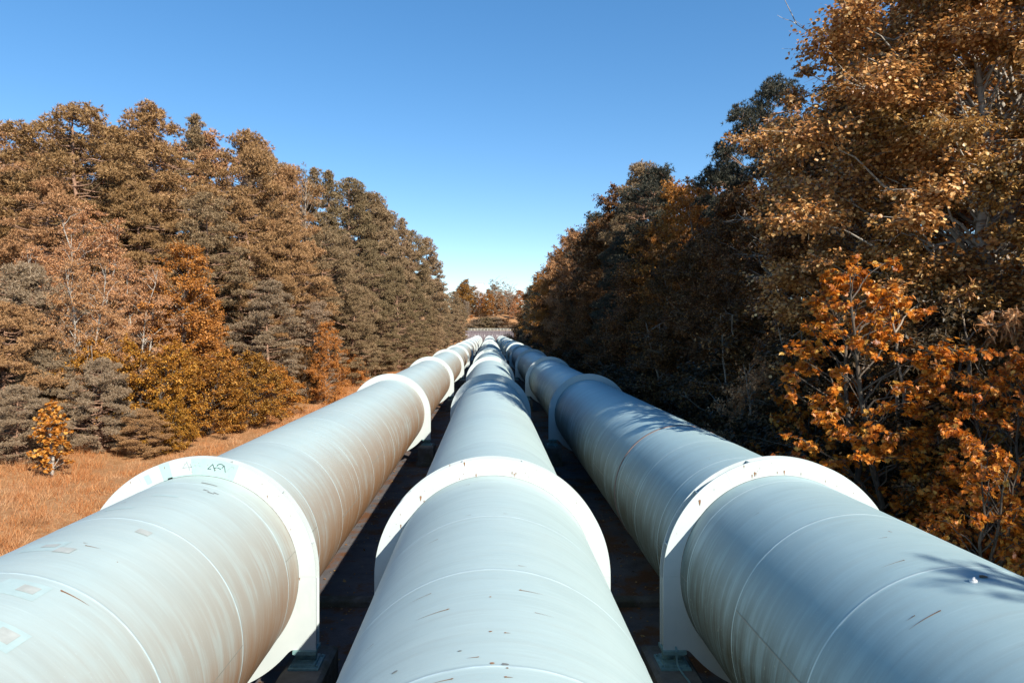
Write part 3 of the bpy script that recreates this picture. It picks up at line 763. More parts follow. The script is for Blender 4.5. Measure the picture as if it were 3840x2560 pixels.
def make_broad(seed, name, H, Rm, base, leaf, size, n_leaf, clumps=34, bark='bark_grey', mat='orange', lean=0.0, stems=1, topw=.75, clump_r=.34, droop=.2, twigs=True, bare=0):
    """trunk(s) with limbs to leaf clumps spread over an uneven crown volume"""
    r = np.random.default_rng(seed)
    root = empty(name); tb = MB(); cb = MB()
    trunks = []
    for s in range(stems):
        n = 12; t = np.linspace(0, 1, n)
        la = r.uniform(0, 6.28); ln = (lean if stems == 1 else .12) * H
        off = np.array((math.cos(la), math.sin(la))) * (0 if stems == 1 else .25)
        w = np.cumsum(r.normal(size=(n, 2)) * .012 * H, 0); w -= w[0]
        Px = np.column_stack([off[0] + math.cos(la) * ln * t ** 1.3 + w[:, 0], off[1] + math.sin(la) * ln * t ** 1.3 + w[:, 1], t * H * .93])
        tb.tube(Px, (.012 * H / stems ** .5 + .02) * (1 - t) ** .85 + .012, 7); trunks.append(Px)
    cen, rad = [], []
    ga = math.pi * (3 - math.sqrt(5))
    for k in range(clumps):
        t = (k + .5) / clumps
        z = base + (1 - base) * (t ** .9)
        prof = math.sin(math.pi * min(1, (.16 + .84 * t)) ** topw) ** .65 if t < .97 else .25
        a = k * ga + r.normal() * .35
        rr = Rm * prof * r.uniform(.35, .98)
        cen.append((math.cos(a) * rr, math.sin(a) * rr, z * H * .96)); rad.append(Rm * clump_r * r.uniform(.65, 1.3) * (.55 + .45 * prof))
    cen = np.array(cen); rad = np.array(rad)
    per = rad ** 2 / np.sum(rad ** 2)
    for c, q, fr in zip(cen, rad, per):
        Tt = trunks[r.integers(stems)]
        zs = max(base * H * .6, c[2] - r.uniform(.25, .6) * np.hypot(c[0], c[1]) - .06 * H)
        s = np.array((np.interp(zs, Tt[:, 2], Tt[:, 0]), np.interp(zs, Tt[:, 2], Tt[:, 1]), min(zs, H * .9)))
        c = c + np.array((s[0], s[1], 0)) * .7
        L = np.linalg.norm(c - s)
        tb.tube(curve_pts(s, c, .06 * L, 6, r, .03 * L), np.linspace(.010 * L + .012, .008, 6), 4)
        nl = max(6, int(n_leaf * fr)); nt = max(5, int(nl / 26))
        dirs = rand_dirs(r, nt); dirs[:, 2] = dirs[:, 2] * .7 + .15
        ends = c + dirs * q * r.uniform(.55, 1.25, (nt, 1)) * np.array((1.1, 1.1, .8))
        if twigs:
            for e in ends[:min(nt, 22)]: tb.tube(np.array([c, (c + e) / 2 + r.normal(size=3) * .05 * q, e]), [.010, .007, .004], 3)
        ti = r.integers(nt, size=nl); f = r.uniform(.15, 1.05, (nl, 1)) ** .7
        P = c + (ends[ti] - c) * f + r.normal(size=(nl, 3)) * .09 * q
        out = unit(ends[ti] - c)
        D = unit(out * .6 + rand_dirs(r, nl) * .8 + np.array((0, 0, -droop * 2)))
        N = unit(np.array((0, 0, 1.0)) + out * .5 + rand_dirs(r, nl) * .75)
        place_leaves(cb, *leaf, P, D, N, size * r.uniform(.6, 1.2, nl))
    for q in range(bare):                          # leafless twiggy limbs in the gaps
        Tt = trunks[r.integers(stems)]; z = r.uniform(base, .9) * H
        s = np.array((np.interp(z, Tt[:, 2], Tt[:, 0]), np.interp(z, Tt[:, 2], Tt[:, 1]), z)); a = r.uniform(0, 6.28); L = Rm * r.uniform(.6, 1.05)
        e = s + np.array((math.cos(a), math.sin(a), r.uniform(0, .9))) * L
        C = curve_pts(s, e, .05 * L, 7, r, .05 * L); tb.tube(C, np.linspace(.012 * L + .02, .01, 7), 5)
        for w in range(9):
            c = C[r.integers(2, 7)]; e2 = c + unit(unit(e - s) + r.normal(size=3) * .7) * L * r.uniform(.12, .35)
            tb.tube(curve_pts(c, e2, .02, 4, r, .03), [.016, .012, .008, .004], 3)
    tb.build('trunk', M[bark], root); cb.build('crown', M[mat], root)
    V = np.concatenate(cb.v); root['H0'] = float(np.percentile(V[:, 2], 99.95)); root['R0'] = float(np.percentile(np.hypot(V[:, 0], V[:, 1]), 97))
    return root

PROTO = {}
def proto(key, fn): PROTO[key] = fn
PROTO['pineA'] = lambda: make_pine(11, 22, .08, 5.2, .15, 108)
PROTO['pineB'] = lambda: make_pine(12, 22, .14, 4.9, .25, 96)
PROTO['pineC'] = lambda: make_pine(13, 22, .05, 5.2, .15, 112)
PROTO['pineD'] = lambda: make_pine(14, 22, .42, 5.6, .05, 78)      # open crowned, bare trunk
PROTO['pineE'] = lambda: make_pine(15, 22, .06, 4.4, .85, 96)
PROTO['pineY'] = lambda: make_pine(16, 9, .02, 3.9, .05, 170, 2.2, 12, .16, .155)      # young bushy pine
PROTO['birch'] = lambda: make_broad(21, 'birch_tree', 13, 3.4, .18, OVAL, .105, 52000, 84, 'bark_white', 'birch', 0, 3, .8, .25, .35)
PROTO['orange'] = lambda: make_broad(22, 'maple_tree', 12, 3.8, .06, OVAL, .14, 44000, 90, 'bark_grey', 'orange', 0, 1, .7, .24)
PROTO['oak'] = lambda: make_broad(23, 'oak_shrub', 7, 3.4, .04, OVAL, .14, 26000, 80, 'bark_dark', 'yellow', 0, 2, .62, .235)
PROTO['mixed'] = lambda: make_broad(24, 'broadleaf_tree', 15, 4.2, .10, OVAL, .15, 60000, 110, 'bark_grey', 'rust', 0, 1, .75, .25)
PROTO['mixed2'] = lambda: make_broad(25, 'broadleaf_tree', 17, 4.0, .16, OVAL, .14, 60000, 120, 'bark_grey', 'orange', .05, 2, .8, .225)
PROTO['shrub'] = lambda: make_broad(26, 'shrub', 4, 2.1, .0, OVAL, .13, 18000, 32, 'bark_dark', 'dark_leaf', 0, 3, .6, .42)
PROTO['shrub2'] = lambda: make_broad(27, 'shrub', 6, 2.2, .02, OVAL, .12, 22000, 38, 'bark_grey', 'rust', 0, 4, .65, .36)
PROTO['thin'] = lambda: make_broad(28, 'birch_tree', 15, 3.4, .2, OVAL, .13, 13000, 44, 'bark_white', 'beige', 0, 2, .85, .22, .4, True, 6)
PROTO['sapling'] = lambda: make_broad(29, 'maple_sapling', 3.7, .85, .14, MAPLE, .13, 2400, 40, 'bark_white', 'maple', 0, 1, .7, .34, .3)
PROTO['aspen'] = lambda: make_broad(30, 'aspen_tree', 22, 5.2, .22, ROUND, .10, 200000, 210, 'bark_white', 'aspen', .03, 1, .82, .185, .3, True, 10)
PROTO['aspen2'] = lambda: make_broad(31, 'aspen_tree', 19, 4.2, .12, ROUND, .095, 105000, 125, 'bark_white', 'aspen', .10, 1, .8, .18, .3, True, 10)
PROTO['maple'] = lambda: make_broad(32, 'maple_sapling', 9, 2.5, .03, MAPLE, .125, 11000, 110, 'bark_dark', 'maple', 0, 2, .68, .23, .35)
PROTO['maple2'] = lambda: make_broad(33, 'maple_sapling', 6.5, 2.1, .02, MAPLE, .125, 7000, 76, 'bark_dark', 'maple', 0, 3, .66, .25, .35)
PROTO['willow'] = lambda: make_broad(34, 'willow_shrub', 7, 2.3, .1, SLENDER, .24, 8000, 50, 'bark_grey', 'birch', 0, 3, .75, .3, .3)
PROTO['twiggy'] = lambda: make_broad(41, 'bare_tree', 20, 3.2, .3, OVAL, .10, 9000, 60, 'bark_grey', 'beige', 0, 1, .85, .2, .2, True, 0)
first = {}
CAT = {'pine': 'pine tree', 'birch': 'birch tree', 'orange': 'maple tree', 'oak': 'oak shrub', 'mixed': 'tree', 'shrub': 'shrub', 'thin': 'birch tree', 'twiggy': 'tree',
       'sapling': 'maple sapling', 'aspen': 'aspen tree', 'maple': 'maple sapling', 'willow': 'willow shrub'}
def plant(kind, x, y, H, label, mat=None, rot=None, wf=1.0, group=None):
    r = random.Random(sum((i + 3) * ord(c) for i, c in enumerate(label)))
    if kind in first: o = copy_tree(first[kind])
    else: o = first[kind] = PROTO[kind]()
    s = H / o['H0']
    if y < WALLY - 2 and abs(x) < 30:
        lim = 7.95 + o['R0'] * s * wf * .6 if kind.startswith('maple') else 8.3 + o['R0'] * s * wf * .9
        x = max(x, lim) if x > 0 else min(x, -lim - .5)
    o.location = (x, y, float(gz(x, y)) - .08 if abs(x) > 8.7 or y > WALLY else .0)
    o.rotation_euler = (0, 0, r.uniform(0, 6.28) if rot is None else rot)
    o.scale = (s * wf, s * wf, s)
    for ch in o.children:
        if ch.name.startswith('crown'):
            ch.material_slots[0].link = 'OBJECT'; ch.material_slots[0].material = M[mat] if mat else ch.data.materials[0]
    base = ''.join(c for c in kind if not c.isdigit()); base = 'pine' if base.startswith('pine') else base
    tag(o, label, CAT[base], group)
    return o
def at(kind, px, py, d, label, mat=None, wf=1.0, group=None, rot=None):
    """px, py: where the top shows in the photo at 2352 px wide; d: distance"""
    x = (px - 1124.4) / 1568 * d
    ztop = CAMZ + (758 - py) / 1568 * d
    return plant(kind, x, d, ztop - float(gz(x, d)), label, mat, rot, wf, group)

GL, GRt = 'pines of the left wood', 'trees of the right wood'
# ---- left wood: skyline, left to right
L = [
 ('pineB', 18, 287, 74, 'brown pine at the left edge of the picture, top just below its big neighbour', 'pine_brown', 1.0),
 ('pineD', 172, 236, 60, 'tallest left pine with open spreading crown and bare trunk, sky showing through it', 'pine_brown', 1.15),
 ('pineA', 262, 330, 64, 'shorter olive pine tucked right of the open spreading pine', 'pine_olive', .9),
 ('pineA', 368, 243, 66, 'tall broad brown pine, second highest crown of the left wood', 'pine_brown', 1.05),
 ('pineE', 436, 262, 80, 'slim pointed pine tip just right of the tall broad pine', 'pine_olive', .9),
 ('pineC', 540, 296, 70, 'rounded brown pine at the shoulder of the left skyline, third crown', 'pine_brown', .95),
 ('pineB', 608, 345, 80, 'pine behind the shoulder, just left of the bare pinkish crown', 'pine_olive', .95),
 ('pineC', 655, 385, 74, 'thin pale brown pine below the bare twiggy tip', 'pine_brown', .85),
 ('pineE', 716, 382, 96, 'first of three small pointed tips on the left skyline', 'pine_olive', .9),
 ('pineE', 764, 392, 98, 'second of three small pointed tips on the left skyline', 'pine_olive', .95),
 ('pineB', 806, 408, 104, 'third of three small pointed tips on the left skyline', 'pine_olive', 1.0),
 ('pineA', 846, 440, 110, 'olive pine just past the three pointed tips', 'pine_olive', .95),
 ('pineC', 884, 468, 112, 'olive pine with jutting crown above the middle of the left slope', 'pine_olive', .8),
 ('pineE', 918, 500, 124, 'narrow olive pine behind the jutting crown', 'pine_olive', .9),
 ('pineB', 944, 528, 132, 'olive pine near the sky notch halfway down the left skyline', 'pine_olive', .9),
 ('pineA', 972, 545, 144, 'last large olive pine of the left skyline', 'pine_olive', .85),
 ('pineC', 984, 590, 150, 'lower olive pine leaning in front of the last large one', 'pine_olive', .8),
 ('pineB', 1000, 640, 176, 'small far olive pine, fourth before the headwall on the left', 'pine_olive', .9),
 ('pineE', 1016, 655, 205, 'small far olive pine, third before the headwall on the left', 'pine_olive', 1.1),
 ('pineC', 1030, 676, 238, 'small far olive pine, second before the headwall on the left', 'pine_olive', .9),
 ('pineB', 1050, 682, 275, 'farthest olive pine of the left wood, beside the headwall', 'pine_olive', 1.0),
 ('pineB', 1046, 668, 255, 'brownish pine at the end of the left wood, in front of the far hill', 'pine_olive', 1.1),
 ('pineA', 1056, 692, 300, 'lowest brownish pine near the left end of the headwall', 'pine_olive', 1.0),
 ('pineC', 108, 305, 78, 'rounded brown pine filling between the left edge pine and the open spreading one', 'pine_brown', 1.2),
 ('pineA', 262, 296, 80, 'rounded brown pine behind the shorter one, left of the tall broad pine', 'pine_brown', 1.2),
 ('pineC', 312, 300, 84, 'rounded brown pine half hidden left of the tall broad pine', 'pine_brown', 1.1),
 ('pineC', 478, 312, 84, 'rounded brown pine between the slim tip and the shoulder pine', 'pine_brown', 1.2),
 ('pineC', 590, 335, 88, 'rounded brown pine right behind the shoulder pine', 'pine_brown', 1.1),
 ('pineC', 645, 372, 92, 'rounded brown pine just left of the bare twiggy tree', 'pine_brown', 1.1),
 ('pineC', 826, 428, 116, 'rounded olive pine behind the third pointed tip', 'pine_olive', 1.1),
 ('pineC', 905, 490, 130, 'rounded olive pine between the jutting crown and the sky notch', 'pine_olive', 1.1),
 # second row, lower, filling the face
 ('pineC', 90, 400, 54, 'brown pine below the open spreading crown, at far left', 'pine_brown', 1.0),
 ('pineA', 330, 420, 58, 'brown layered pine in front of the tall broad pine', 'pine_brown', 1.05),
 ('pineB', 470, 440, 58, 'olive pine in the second row above the orange maple', 'pine_olive', 1.1),
 ('pineC', 585, 455, 62, 'wide brown pine in the second row right of the orange maple', 'pine_brown', 1.0),
 ('pineA', 668, 500, 68, 'brown pine with dead grey branches in the middle of the left face', 'pine_brown', 1.0),
 ('pineD', 740, 520, 76, 'pine with visible reddish trunk in the middle of the left face', 'pine_olive', 1.0),
 ('pineC', 800, 540, 84, 'olive pine in the second row under the third pointed tip', 'pine_olive', 1.0),
 ('pineA', 862, 570, 92, 'olive pine in the second row under the jutting crown', 'pine_olive', 1.0),
 ('pineC', 915, 610, 104, 'olive pine in the second row, below the sky notch', 'pine_olive', .9),
 ('pineA', 955, 640, 122, 'olive pine in the second row, near the far end', 'pine_olive', .9),
 # front row along the grass, low
 ('pineA', 620, 640, 56, 'low greyish pine spreading over the yellow oaks', 'pine_grey', 1.3),
 ('pineC', 720, 690, 64, 'low greyish pine above the small bright orange shrub', 'pine_grey', 1.3),
 ('pineC', 810, 670, 78, 'low pine with dead snags at the forest edge, behind the third ring', 'pine_olive', 1.2),
 ('pineA', 880, 700, 92, 'low olive pine at the forest edge beside the left pipe', 'pine_olive', 1.2),
 ('pineC', 940, 720, 112, 'low olive pine at the forest edge, farther along the left pipe', 'pine_olive', 1.1),
 ('pineA', 985, 722, 140, 'low olive pine at the forest edge, near the end of the left pipe', 'pine_olive', 1.1),
 ('pineB', 1020, 728, 190, 'low olive pine at the forest edge, last before the headwall', 'pine_olive', 1.2),
]
for k, px, py, d, lab, m, wf in L: at(k, px, py, d, lab, m, wf, GL)
at('twiggy', 690, 372, 86, 'nearly bare tree with pinkish twigs poking above the left skyline', 'beige', .8)
# deciduous and young pines at the left edge
for q, (px, py, d) in enumerate([(12, 400, 92), (95, 380, 98), (190, 400, 100), (290, 400, 98), (50, 330, 84), (400, 420, 100)]):
    at('pineC', px, py, d, f'brown pine far back in the left wood, {("first","second","third","fourth","fifth","sixth")[q]} of those seen only through gaps', 'pine_brown', 1.2, GL)
at('birch', 230, 470, 50, 'orange birch with thin white stems in front of the left pines', 'birch', 1.1)
at('birch', 130, 560, 48, 'orange birch with pale stems near the left edge of the picture', 'birch', 1.0)
at('birch', 300, 600, 43, 'front birch with fine coppery leaves beside the orange maple', 'birch', .95)
at('orange', 400, 556, 46, 'large bright orange maple at the middle of the left forest edge', 'orange', 1.05)
at('orange', 470, 660, 48, 'lower orange maple behind the yellow oaks', 'orange', 1.0)
at('oak', 350, 770, 38, 'yellow oak shrub between the grey pines and the left pipe, leftmost of the yellow ones', 'yellow', 1.05)
at('oak', 470, 790, 42, 'golden brown oak shrub in the middle of the yellow clump', 'gold_brown', 1.15)
at('oak', 575, 800, 46, 'dark gold oak shrub at the right of the yellow clump', 'gold_brown', 1.15)
at('oak', 640, 830, 52, 'gold oak shrub at the end of the yellow clump by the left pipe', 'yellow', 1.0)
at('oak', 385, 905, 36, 'low bright yellow oak shrub over the grass edge', 'yellow', 1.0)
at('orange', 745, 735, 60, 'small bright orange tree glowing among dark pines', 'orange', .9)
at('orange', 700, 800, 60, 'coppery tree beside the dry grass, left of the small glowing one', 'rust', 1.0)
at('shrub2', 800, 800, 78, 'orange brown shrub beside the dry grass behind the second ring', 'orange', 1.2)
at('shrub2', 850, 790, 92, 'orange brown shrub by the left pipe behind the third ring', 'rust', 1.2)
at('shrub2', 960, 770, 150, 'orange shrub near the far end of the left pipe', 'orange', 1.3)
at('shrub2', 900, 775, 112, 'small rusty shrub low at the pine feet, between the two orange shrubs', 'rust', 1.2)
at('pineY', 55, 600, 40, 'grey green young pine, tallest of the grey ones at the left edge', 'pine_grey', .95, 'young grey pines')
at('pineY', 10, 690, 36, 'brownish young pine cut by the left edge of the picture', 'pine_brown', 1.1, 'young grey pines')
at('pineY', 232, 818, 35, 'bluish grey young pine right behind the orange sapling', 'pine_grey', .95, 'young grey pines')
at('pineY', 110, 800, 37, 'grey young pine directly left behind the orange sapling', 'pine_grey', 1.1, 'young grey pines')
at('pineY', 330, 935, 35, 'low brownish pine under the yellow oaks', 'pine_brown', 1.4, 'young grey pines')
at('pineY', 40, 880, 31, 'low grey pine at the edge of the grass at far left', 'pine_grey', 1.3, 'young grey pines')
at('birch', 215, 590, 39, 'coppery birch standing just behind the young grey pines', 'birch', .85)
at('shrub2', 215, 775, 38, 'dark gold shrub between the young grey pines', 'yellow', 1.1)
at('sapling', 120, 915, 29.2, 'small orange maple sapling alone on the dry grass', 'maple_gold', 1.0)

# ---- right wood
Rw = [
 ('aspen', 2078, -400, 20.5, 'huge golden aspen filling the upper right corner, sky on its left', 'aspen', 1.12),
 ('aspen2', 2290, -160, 19, 'aspen with white trunk at the right edge of the picture', 'aspen', 1.0),
 ('aspen2', 1930, 190, 25, 'shaded aspen with leaning pale trunk below the huge golden one', 'rust', .9),  # rust leaves instead of aspen gold: shade put into the leaf colour
 ('aspen2', 1810, 400, 33, 'shaded brown aspen with a bare forked bough, left of the leaning trunk', 'rust', 1.0),  # leaf colour darkened the same way to stand in for shade
 ('pineD', 1768, 175, 46, 'dark pine against the sky left of the huge aspen', 'pine_dark', .8),
 ('pineB', 1668, 340, 58, 'small dark pine tip behind the orange tops', 'pine_dark', .7),
 ('mixed2', 1625, 402, 52, 'orange topped tree just under the small dark pine tip', 'orange', 1.0),
 ('mixed', 1560, 415, 56, 'orange topped tree beside the tall olive pine, sunlit crown', 'orange', 1.05),
 ('pineA', 1468, 375, 72, 'tall olive pine standing out on the right skyline', 'pine_olive', .85),
 ('pineB', 1510, 385, 74, 'second olive pine touching the tall one on the right skyline', 'pine_olive', .8),
 ('pineC', 1372, 500, 92, 'lower olive pine on the right skyline, left of the tall one', 'pine_olive', .75),
 ('mixed2', 1322, 525, 98, 'pale orange tree with twiggy top below the lower olive pine', 'birch', .95),
 ('mixed', 1284, 580, 118, 'orange tree, third from the headwall on the right skyline', 'orange', .9),
 ('mixed', 1255, 602, 142, 'orange tree, second from the headwall on the right skyline', 'orange', .9),
 ('pineE', 1222, 655, 180, 'narrow dark conifer at the far end of the right skyline', 'pine_dark', .9),
 ('mixed2', 1236, 640, 168, 'bright orange tree beside the narrow dark conifer', 'orange', .85),
 # face of the wood, mostly in shade
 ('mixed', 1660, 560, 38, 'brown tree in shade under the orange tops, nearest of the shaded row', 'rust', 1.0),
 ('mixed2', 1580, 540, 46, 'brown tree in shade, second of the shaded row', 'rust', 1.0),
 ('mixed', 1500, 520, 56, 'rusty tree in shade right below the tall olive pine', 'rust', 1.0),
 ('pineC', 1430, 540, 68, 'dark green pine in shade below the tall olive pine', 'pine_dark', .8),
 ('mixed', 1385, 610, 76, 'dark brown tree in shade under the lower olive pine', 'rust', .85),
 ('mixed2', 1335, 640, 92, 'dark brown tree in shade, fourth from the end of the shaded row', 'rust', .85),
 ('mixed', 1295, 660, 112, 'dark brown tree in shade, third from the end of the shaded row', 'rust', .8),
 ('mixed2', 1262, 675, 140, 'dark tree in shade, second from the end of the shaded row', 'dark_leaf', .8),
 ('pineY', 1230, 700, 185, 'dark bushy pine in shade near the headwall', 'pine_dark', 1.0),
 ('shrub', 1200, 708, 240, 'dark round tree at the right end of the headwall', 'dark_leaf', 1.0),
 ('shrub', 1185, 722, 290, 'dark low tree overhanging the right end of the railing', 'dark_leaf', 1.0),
 # undergrowth along the right pipe
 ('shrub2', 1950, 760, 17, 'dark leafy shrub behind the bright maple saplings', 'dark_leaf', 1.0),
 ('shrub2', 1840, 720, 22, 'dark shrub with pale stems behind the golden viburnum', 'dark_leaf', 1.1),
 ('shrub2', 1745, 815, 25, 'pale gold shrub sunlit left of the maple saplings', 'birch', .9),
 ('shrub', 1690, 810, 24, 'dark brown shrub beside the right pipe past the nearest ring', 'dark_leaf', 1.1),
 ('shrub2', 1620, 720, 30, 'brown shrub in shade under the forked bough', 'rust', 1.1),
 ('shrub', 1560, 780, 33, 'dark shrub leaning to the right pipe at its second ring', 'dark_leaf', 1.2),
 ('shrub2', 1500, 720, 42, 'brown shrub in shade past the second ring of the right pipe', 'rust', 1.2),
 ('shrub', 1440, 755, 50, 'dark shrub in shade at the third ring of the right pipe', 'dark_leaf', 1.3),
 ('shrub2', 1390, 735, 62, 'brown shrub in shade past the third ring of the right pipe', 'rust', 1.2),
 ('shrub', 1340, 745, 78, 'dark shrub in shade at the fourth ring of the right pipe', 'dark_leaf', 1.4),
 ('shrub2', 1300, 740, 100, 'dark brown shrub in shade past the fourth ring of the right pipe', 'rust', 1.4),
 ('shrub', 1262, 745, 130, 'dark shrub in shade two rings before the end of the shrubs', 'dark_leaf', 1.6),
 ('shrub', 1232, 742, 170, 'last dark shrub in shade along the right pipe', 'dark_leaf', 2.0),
 # bright maples in the right foreground
 ('maple', 2000, 632, 16, 'tall bright orange maple sapling with sunlit tip in the right foreground', 'maple', 1.0),
 ('maple2', 1835, 800, 21, 'orange maple sapling reaching left towards the right pipe', 'maple', .75),
 ('maple', 2270, 790, 13.4, 'orange maple sapling at the right edge with the largest leaves', 'maple', .8),
 ('maple2', 2170, 860, 15.5, 'orange maple sapling between the tall sunlit one and the right edge', 'maple_gold', 1.15),
 ('maple2', 2150, 1010, 12.6, 'low reddish maple sapling close above the right pipe', 'maple', .8),
 ('willow', 2260, 630, 17, 'narrow leaved shrub with drooping sunlit sprays at the right edge', 'birch', 1.0),
]
Rw += [
 ('mixed', 1720, 420, 42, 'brown tree filling under the dark pine, right of the orange tops', 'rust', 1.1),
 ('mixed2', 1600, 440, 62, 'orange brown tree just behind the two orange tops', 'orange', 1.1),
 ('mixed', 1425, 470, 82, 'brown tree between the tall olive pine and the lower one', 'rust', 1.0),
 ('mixed2', 1345, 540, 108, 'brown tree behind the lower olive pine on the right skyline', 'rust', 1.0),
 ('pineA', 1268, 640, 155, 'dark pine between the last two orange trees of the right skyline', 'pine_dark', 1.0),
]
Rw += [
 ('aspen2', 2250, -250, 29, 'golden aspen crown behind the white trunked one in the upper right corner', 'aspen', 1.2),
 ('aspen2', 2060, -100, 31, 'golden aspen crown behind the huge one, lower and farther back', 'aspen', 1.2),
 ('shrub2', 2040, 900, 18, 'rust brown shrub at the foot of the tall bright maple sapling', 'rust', 1.0),
 ('shrub2', 1900, 900, 21, 'golden brown shrub left of the tall bright maple sapling', 'gold_brown', 1.0),
 ('shrub2', 2230, 980, 14.5, 'rust brown shrub under the maple saplings near the right edge', 'rust', 1.0),
 ('shrub2', 1790, 930, 25, 'rusty shrub close beside the right pipe past the nearest ring', 'rust', 1.0),
]
for k, px, py, d, lab, m, wf in Rw: at(k, px, py, d, lab, m, wf, None)
# deeper trees of the right wood, behind the row that shows
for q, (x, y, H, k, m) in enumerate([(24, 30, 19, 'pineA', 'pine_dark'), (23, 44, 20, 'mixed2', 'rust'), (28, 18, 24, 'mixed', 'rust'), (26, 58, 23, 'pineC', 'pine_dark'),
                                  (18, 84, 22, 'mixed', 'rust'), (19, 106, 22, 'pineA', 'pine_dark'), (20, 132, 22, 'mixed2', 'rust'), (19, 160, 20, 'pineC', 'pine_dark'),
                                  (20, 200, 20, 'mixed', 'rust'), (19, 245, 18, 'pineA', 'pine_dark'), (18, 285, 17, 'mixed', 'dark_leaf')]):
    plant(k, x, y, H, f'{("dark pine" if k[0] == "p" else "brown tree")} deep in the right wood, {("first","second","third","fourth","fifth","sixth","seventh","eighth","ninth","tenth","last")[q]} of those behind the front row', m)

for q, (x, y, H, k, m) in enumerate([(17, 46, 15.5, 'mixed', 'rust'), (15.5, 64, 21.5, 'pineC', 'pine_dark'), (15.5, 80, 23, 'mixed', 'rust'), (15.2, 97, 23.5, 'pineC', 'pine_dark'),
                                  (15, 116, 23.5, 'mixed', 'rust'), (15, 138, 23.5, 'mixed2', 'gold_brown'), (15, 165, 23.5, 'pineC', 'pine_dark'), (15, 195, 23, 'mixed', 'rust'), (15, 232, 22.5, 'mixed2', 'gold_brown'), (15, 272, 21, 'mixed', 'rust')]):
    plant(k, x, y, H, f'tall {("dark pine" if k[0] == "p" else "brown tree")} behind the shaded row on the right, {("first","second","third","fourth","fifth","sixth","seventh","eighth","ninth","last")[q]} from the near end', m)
for q, (x, y, H, k, m) in enumerate([(16.5, 6, 12.5, 'mixed', 'rust'), (20.5, 9, 15, 'mixed2', 'rust'), (18, 0, 13, 'mixed2', 'rust'), (13.6, -2.6, 12.35, 'mixed', 'rust'), (23, 3, 17, 'mixed', 'rust')]):  # unseen trees, added to shade the maples, aspens and near right pipe
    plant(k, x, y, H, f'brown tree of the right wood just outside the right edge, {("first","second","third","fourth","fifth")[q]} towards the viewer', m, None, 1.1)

# ---- far bank above the headwall
Far = [
 ('mixed', 1070, 640, 372, 'rounded golden brown tree at the left of the far hill', 'gold_brown', 1.1),
 ('birch', 1068, 690, 345, 'pale beige birch with white stem beside the left end of the railing', 'beige', 1.1),
 ('mixed2', 1106, 672, 366, 'tall rusty tree below the white building on the far hill', 'gold_brown', 1.0),
 ('thin', 1131, 640, 372, 'tall airy grey brown tree in the middle of the far hill', 'beige', 1.2),
 ('thin', 1156, 645, 380, 'thin leafless looking tree with feathery top on the far hill', 'beige', .9),
 ('thin', 1172, 655, 376, 'sparse grey tree at the right of the far hill', 'beige', 1.1),
 ('orange', 1128, 674, 362, 'small bright orange tree in the middle of the far hill', 'orange', 1.0),
 ('orange', 1150, 678, 360, 'wide coppery tree at the right of the far slope', 'birch', 1.2),
 ('mixed', 1180, 690, 350, 'pale orange tree behind the dark trees at the right of the far slope', 'birch', 1.1),
 ('shrub', 1082, 722, 352, 'small orange red shrub on the far grassy slope', 'orange', 1.2),
 ('shrub', 1096, 731, 335, 'grey brown bush above the railing, leftmost of the hedge', 'beige', 2.3),
 ('shrub', 1113, 727, 336, 'grey brown bush above the railing, second of the hedge', 'pine_olive', 2.0),
 ('shrub', 1128, 726, 337, 'olive brown bush above the railing, third of the hedge', 'pine_olive', 2.0),
 ('shrub', 1143, 728, 336, 'grey bush above the railing, fourth of the hedge', 'beige', 2.2),
 ('shrub', 1158, 730, 336, 'rusty bush above the railing, last of the hedge', 'rust', 2.2),
]
Far += [
 ('mixed', 1064, 650, 410, 'tall brown tree farthest left behind the far hill, next to the left pines', 'rust', 1.5),
 ('mixed2', 1084, 655, 405, 'brown tree just left of the white building', 'pine_olive', 1.5),
 ('mixed', 1122, 664, 398, 'brown tree just right of the white building', 'gold_brown', 1.5),
 ('mixed2', 1136, 650, 415, 'olive brown tree behind the airy tree on the far hill', 'pine_olive', 1.3),
 ('mixed', 1176, 676, 400, 'tan tree low behind the sparse grey tree on the far hill', 'beige', 1.5),
]
Far += [
 ('mixed', 1058, 668, 400, 'brown tree behind the pale birch at the left of the far hill', 'rust', 1.4),
 ('mixed2', 1086, 676, 392, 'brown tree between the rounded dark tree and the tall rusty one on the far hill', 'rust', 1.4),
 ('orange', 1112, 700, 372, 'orange brown tree in front of the tall rusty tree on the far hill', 'orange', 1.4),
 ('mixed', 1142, 668, 395, 'grey brown tree filling behind the small bright orange tree on the far hill', 'birch', 1.5),
 ('mixed2', 1164, 665, 385, 'coppery tree behind the wide coppery one on the far hill', 'birch', 1.4),
 ('mixed', 1192, 665, 378, 'brown tree at the right end of the far hill behind the dark trees', 'orange', 1.5),
 ('orange', 1100, 705, 358, 'dark brown spreading tree standing on the far grassy slope', 'rust', 1.5),
]
for q, (px, c_) in enumerate([(1078, 'rust'), (1094, 'birch'), (1112, 'rust'), (1128, 'beige'), (1146, 'birch'), (1164, 'rust'), (1184, 'dark_leaf')]):
    Far.append(('shrub2', px, 702, 384, f'brown bush under the trees of the far hill, {("first","second","third","fourth","fifth","sixth","last")[q]} along its foot', c_, 2.2))
for k, px, py, d, lab, m, wf in Far: at(k, px, py, d, lab, m, wf)

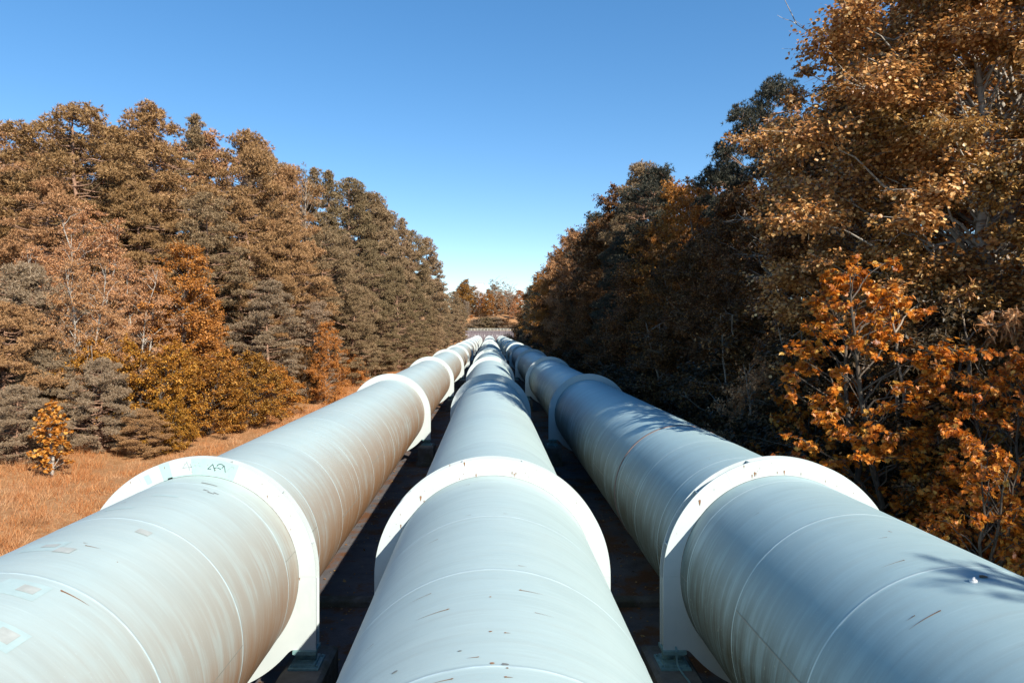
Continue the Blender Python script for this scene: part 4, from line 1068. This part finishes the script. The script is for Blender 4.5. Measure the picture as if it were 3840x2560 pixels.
# ------------------------------------------------------------------ grass and litter
r = np.random.default_rng(5)
gb = MB(); n = 320000
yy = 12 + 110 * r.random(n) ** 1.5; edge = -19.5 + 3.0 * np.sin(yy * .13) + ss(30, 75, yy) * 3
xx = -9.4 - (np.abs(edge) - 9.4 + 3 * (yy < 40)) * r.random(n)
cl = np.sin(xx * 2.1 + np.sin(yy * 1.3)) * np.sin(yy * 1.7 + xx * .6)
keep = r.random(n) < (.55 + .45 * cl); xx, yy, cl = xx[keep], yy[keep], cl[keep]
P = np.column_stack([xx, yy, gz(xx, yy) - .02]); m = len(P)
D = unit(np.column_stack([r.normal(size=m) * .45 + .12, r.normal(size=m) * .45, np.ones(m)]))
Hh = r.uniform(.08, .24, m) + .10 * (cl > .4) + .30 * r.random(m) * (xx < edge[keep] + 4)
place_leaves(gb, *NEEDLE, P, D, rand_dirs(r, m), Hh)
V = gb.v[0].reshape(-1, 3, 3); mid = (V[:, 0] + V[:, 1]) / 2; w = unit(V[:, 1] - V[:, 0]) * .008
V[:, 0] = mid - w; V[:, 1] = mid + w; gb.v[0] = V.reshape(-1, 3)
tag(gb.build('grass', M['grass']), 'dry orange grass beside the left pipe', 'grass', kind='stuff')
lb = MB(); n = 9000
xx = r.uniform(-8.4, 8.4, n); yy = 3 + 90 * r.random(n) ** 1.4
P = np.column_stack([xx, yy, np.full(n, .075) + r.random(n) * .02])
place_leaves(lb, *OVAL, P, np.column_stack([r.normal(size=n), r.normal(size=n), r.normal(size=n) * .12]), unit(np.column_stack([r.normal(size=n) * .25, r.normal(size=n) * .25, np.ones(n)])), r.uniform(.05, .13, n))
tag(lb.build('leaf_litter', M['litter']), 'fallen leaves on the channel floor', 'leaves', kind='stuff')

# ------------------------------------------------------------------ light, sky, camera
S = Vector((1.0, -1.4, 1.18)).normalized()
el = math.asin(S.z); az = math.atan2(S.x, S.y)
w = bpy.data.worlds.new('World'); sc.world = w; w.use_nodes = True
nt = w.node_tree; nt.nodes.clear()
sky = nt.nodes.new('ShaderNodeTexSky'); sky.sky_type = 'NISHITA'; sky.sun_disc = False
sky.sun_elevation = el; sky.sun_rotation = az; sky.air_density = .8; sky.dust_density = 0.0; sky.ozone_density = 1.0
bg = nt.nodes.new('ShaderNodeBackground'); bg.inputs[1].default_value = .15
ow = nt.nodes.new('ShaderNodeOutputWorld')
gm = nt.nodes.new('ShaderNodeGamma'); gm.inputs[1].default_value = .78
hs = nt.nodes.new('ShaderNodeHueSaturation'); hs.inputs['Saturation'].default_value = 1.48; hs.inputs['Hue'].default_value = .501
nt.links.new(sky.outputs[0], gm.inputs[0]); nt.links.new(gm.outputs[0], hs.inputs['Color']); nt.links.new(hs.outputs[0], bg.inputs[0])
nt.links.new(bg.outputs[0], ow.inputs[0])
sun = bpy.data.lights.new('sun', 'SUN'); sun.energy = 5.0; sun.angle = R(.53); sun.color = (1, .94, .84)
so = bpy.data.objects.new('sun', sun); col.objects.link(so); so.rotation_euler = S.to_track_quat('Z', 'Y').to_euler()
cam = bpy.data.cameras.new('camera'); cam.sensor_width = 36; cam.lens = 24
cam.shift_x = (1920 - VPX) / 3840; cam.shift_y = -(1280 - VPY) / 3840
cam.clip_start = .1; cam.clip_end = 5000
co = bpy.data.objects.new('camera', cam); col.objects.link(co); co.location = (0, 0, CAMZ); co.rotation_euler = (R(90), 0, 0)
sc.camera = co
sc.view_settings.view_transform = 'Standard'; sc.view_settings.look = 'None'
sc.view_settings.exposure = 0.87; sc.view_settings.gamma = 1.0
sc.cycles.max_bounces = 6; sc.cycles.diffuse_bounces = 2; sc.cycles.glossy_bounces = 2; sc.cycles.transmission_bounces = 3
sc.cycles.use_denoising = True; sc.cycles.denoiser = 'OPENIMAGEDENOISE'; sc.cycles.denoising_input_passes = 'RGB_ALBEDO_NORMAL'; sc.cycles.denoising_prefilter = 'NONE'; sc.cycles.sample_clamp_indirect = 6
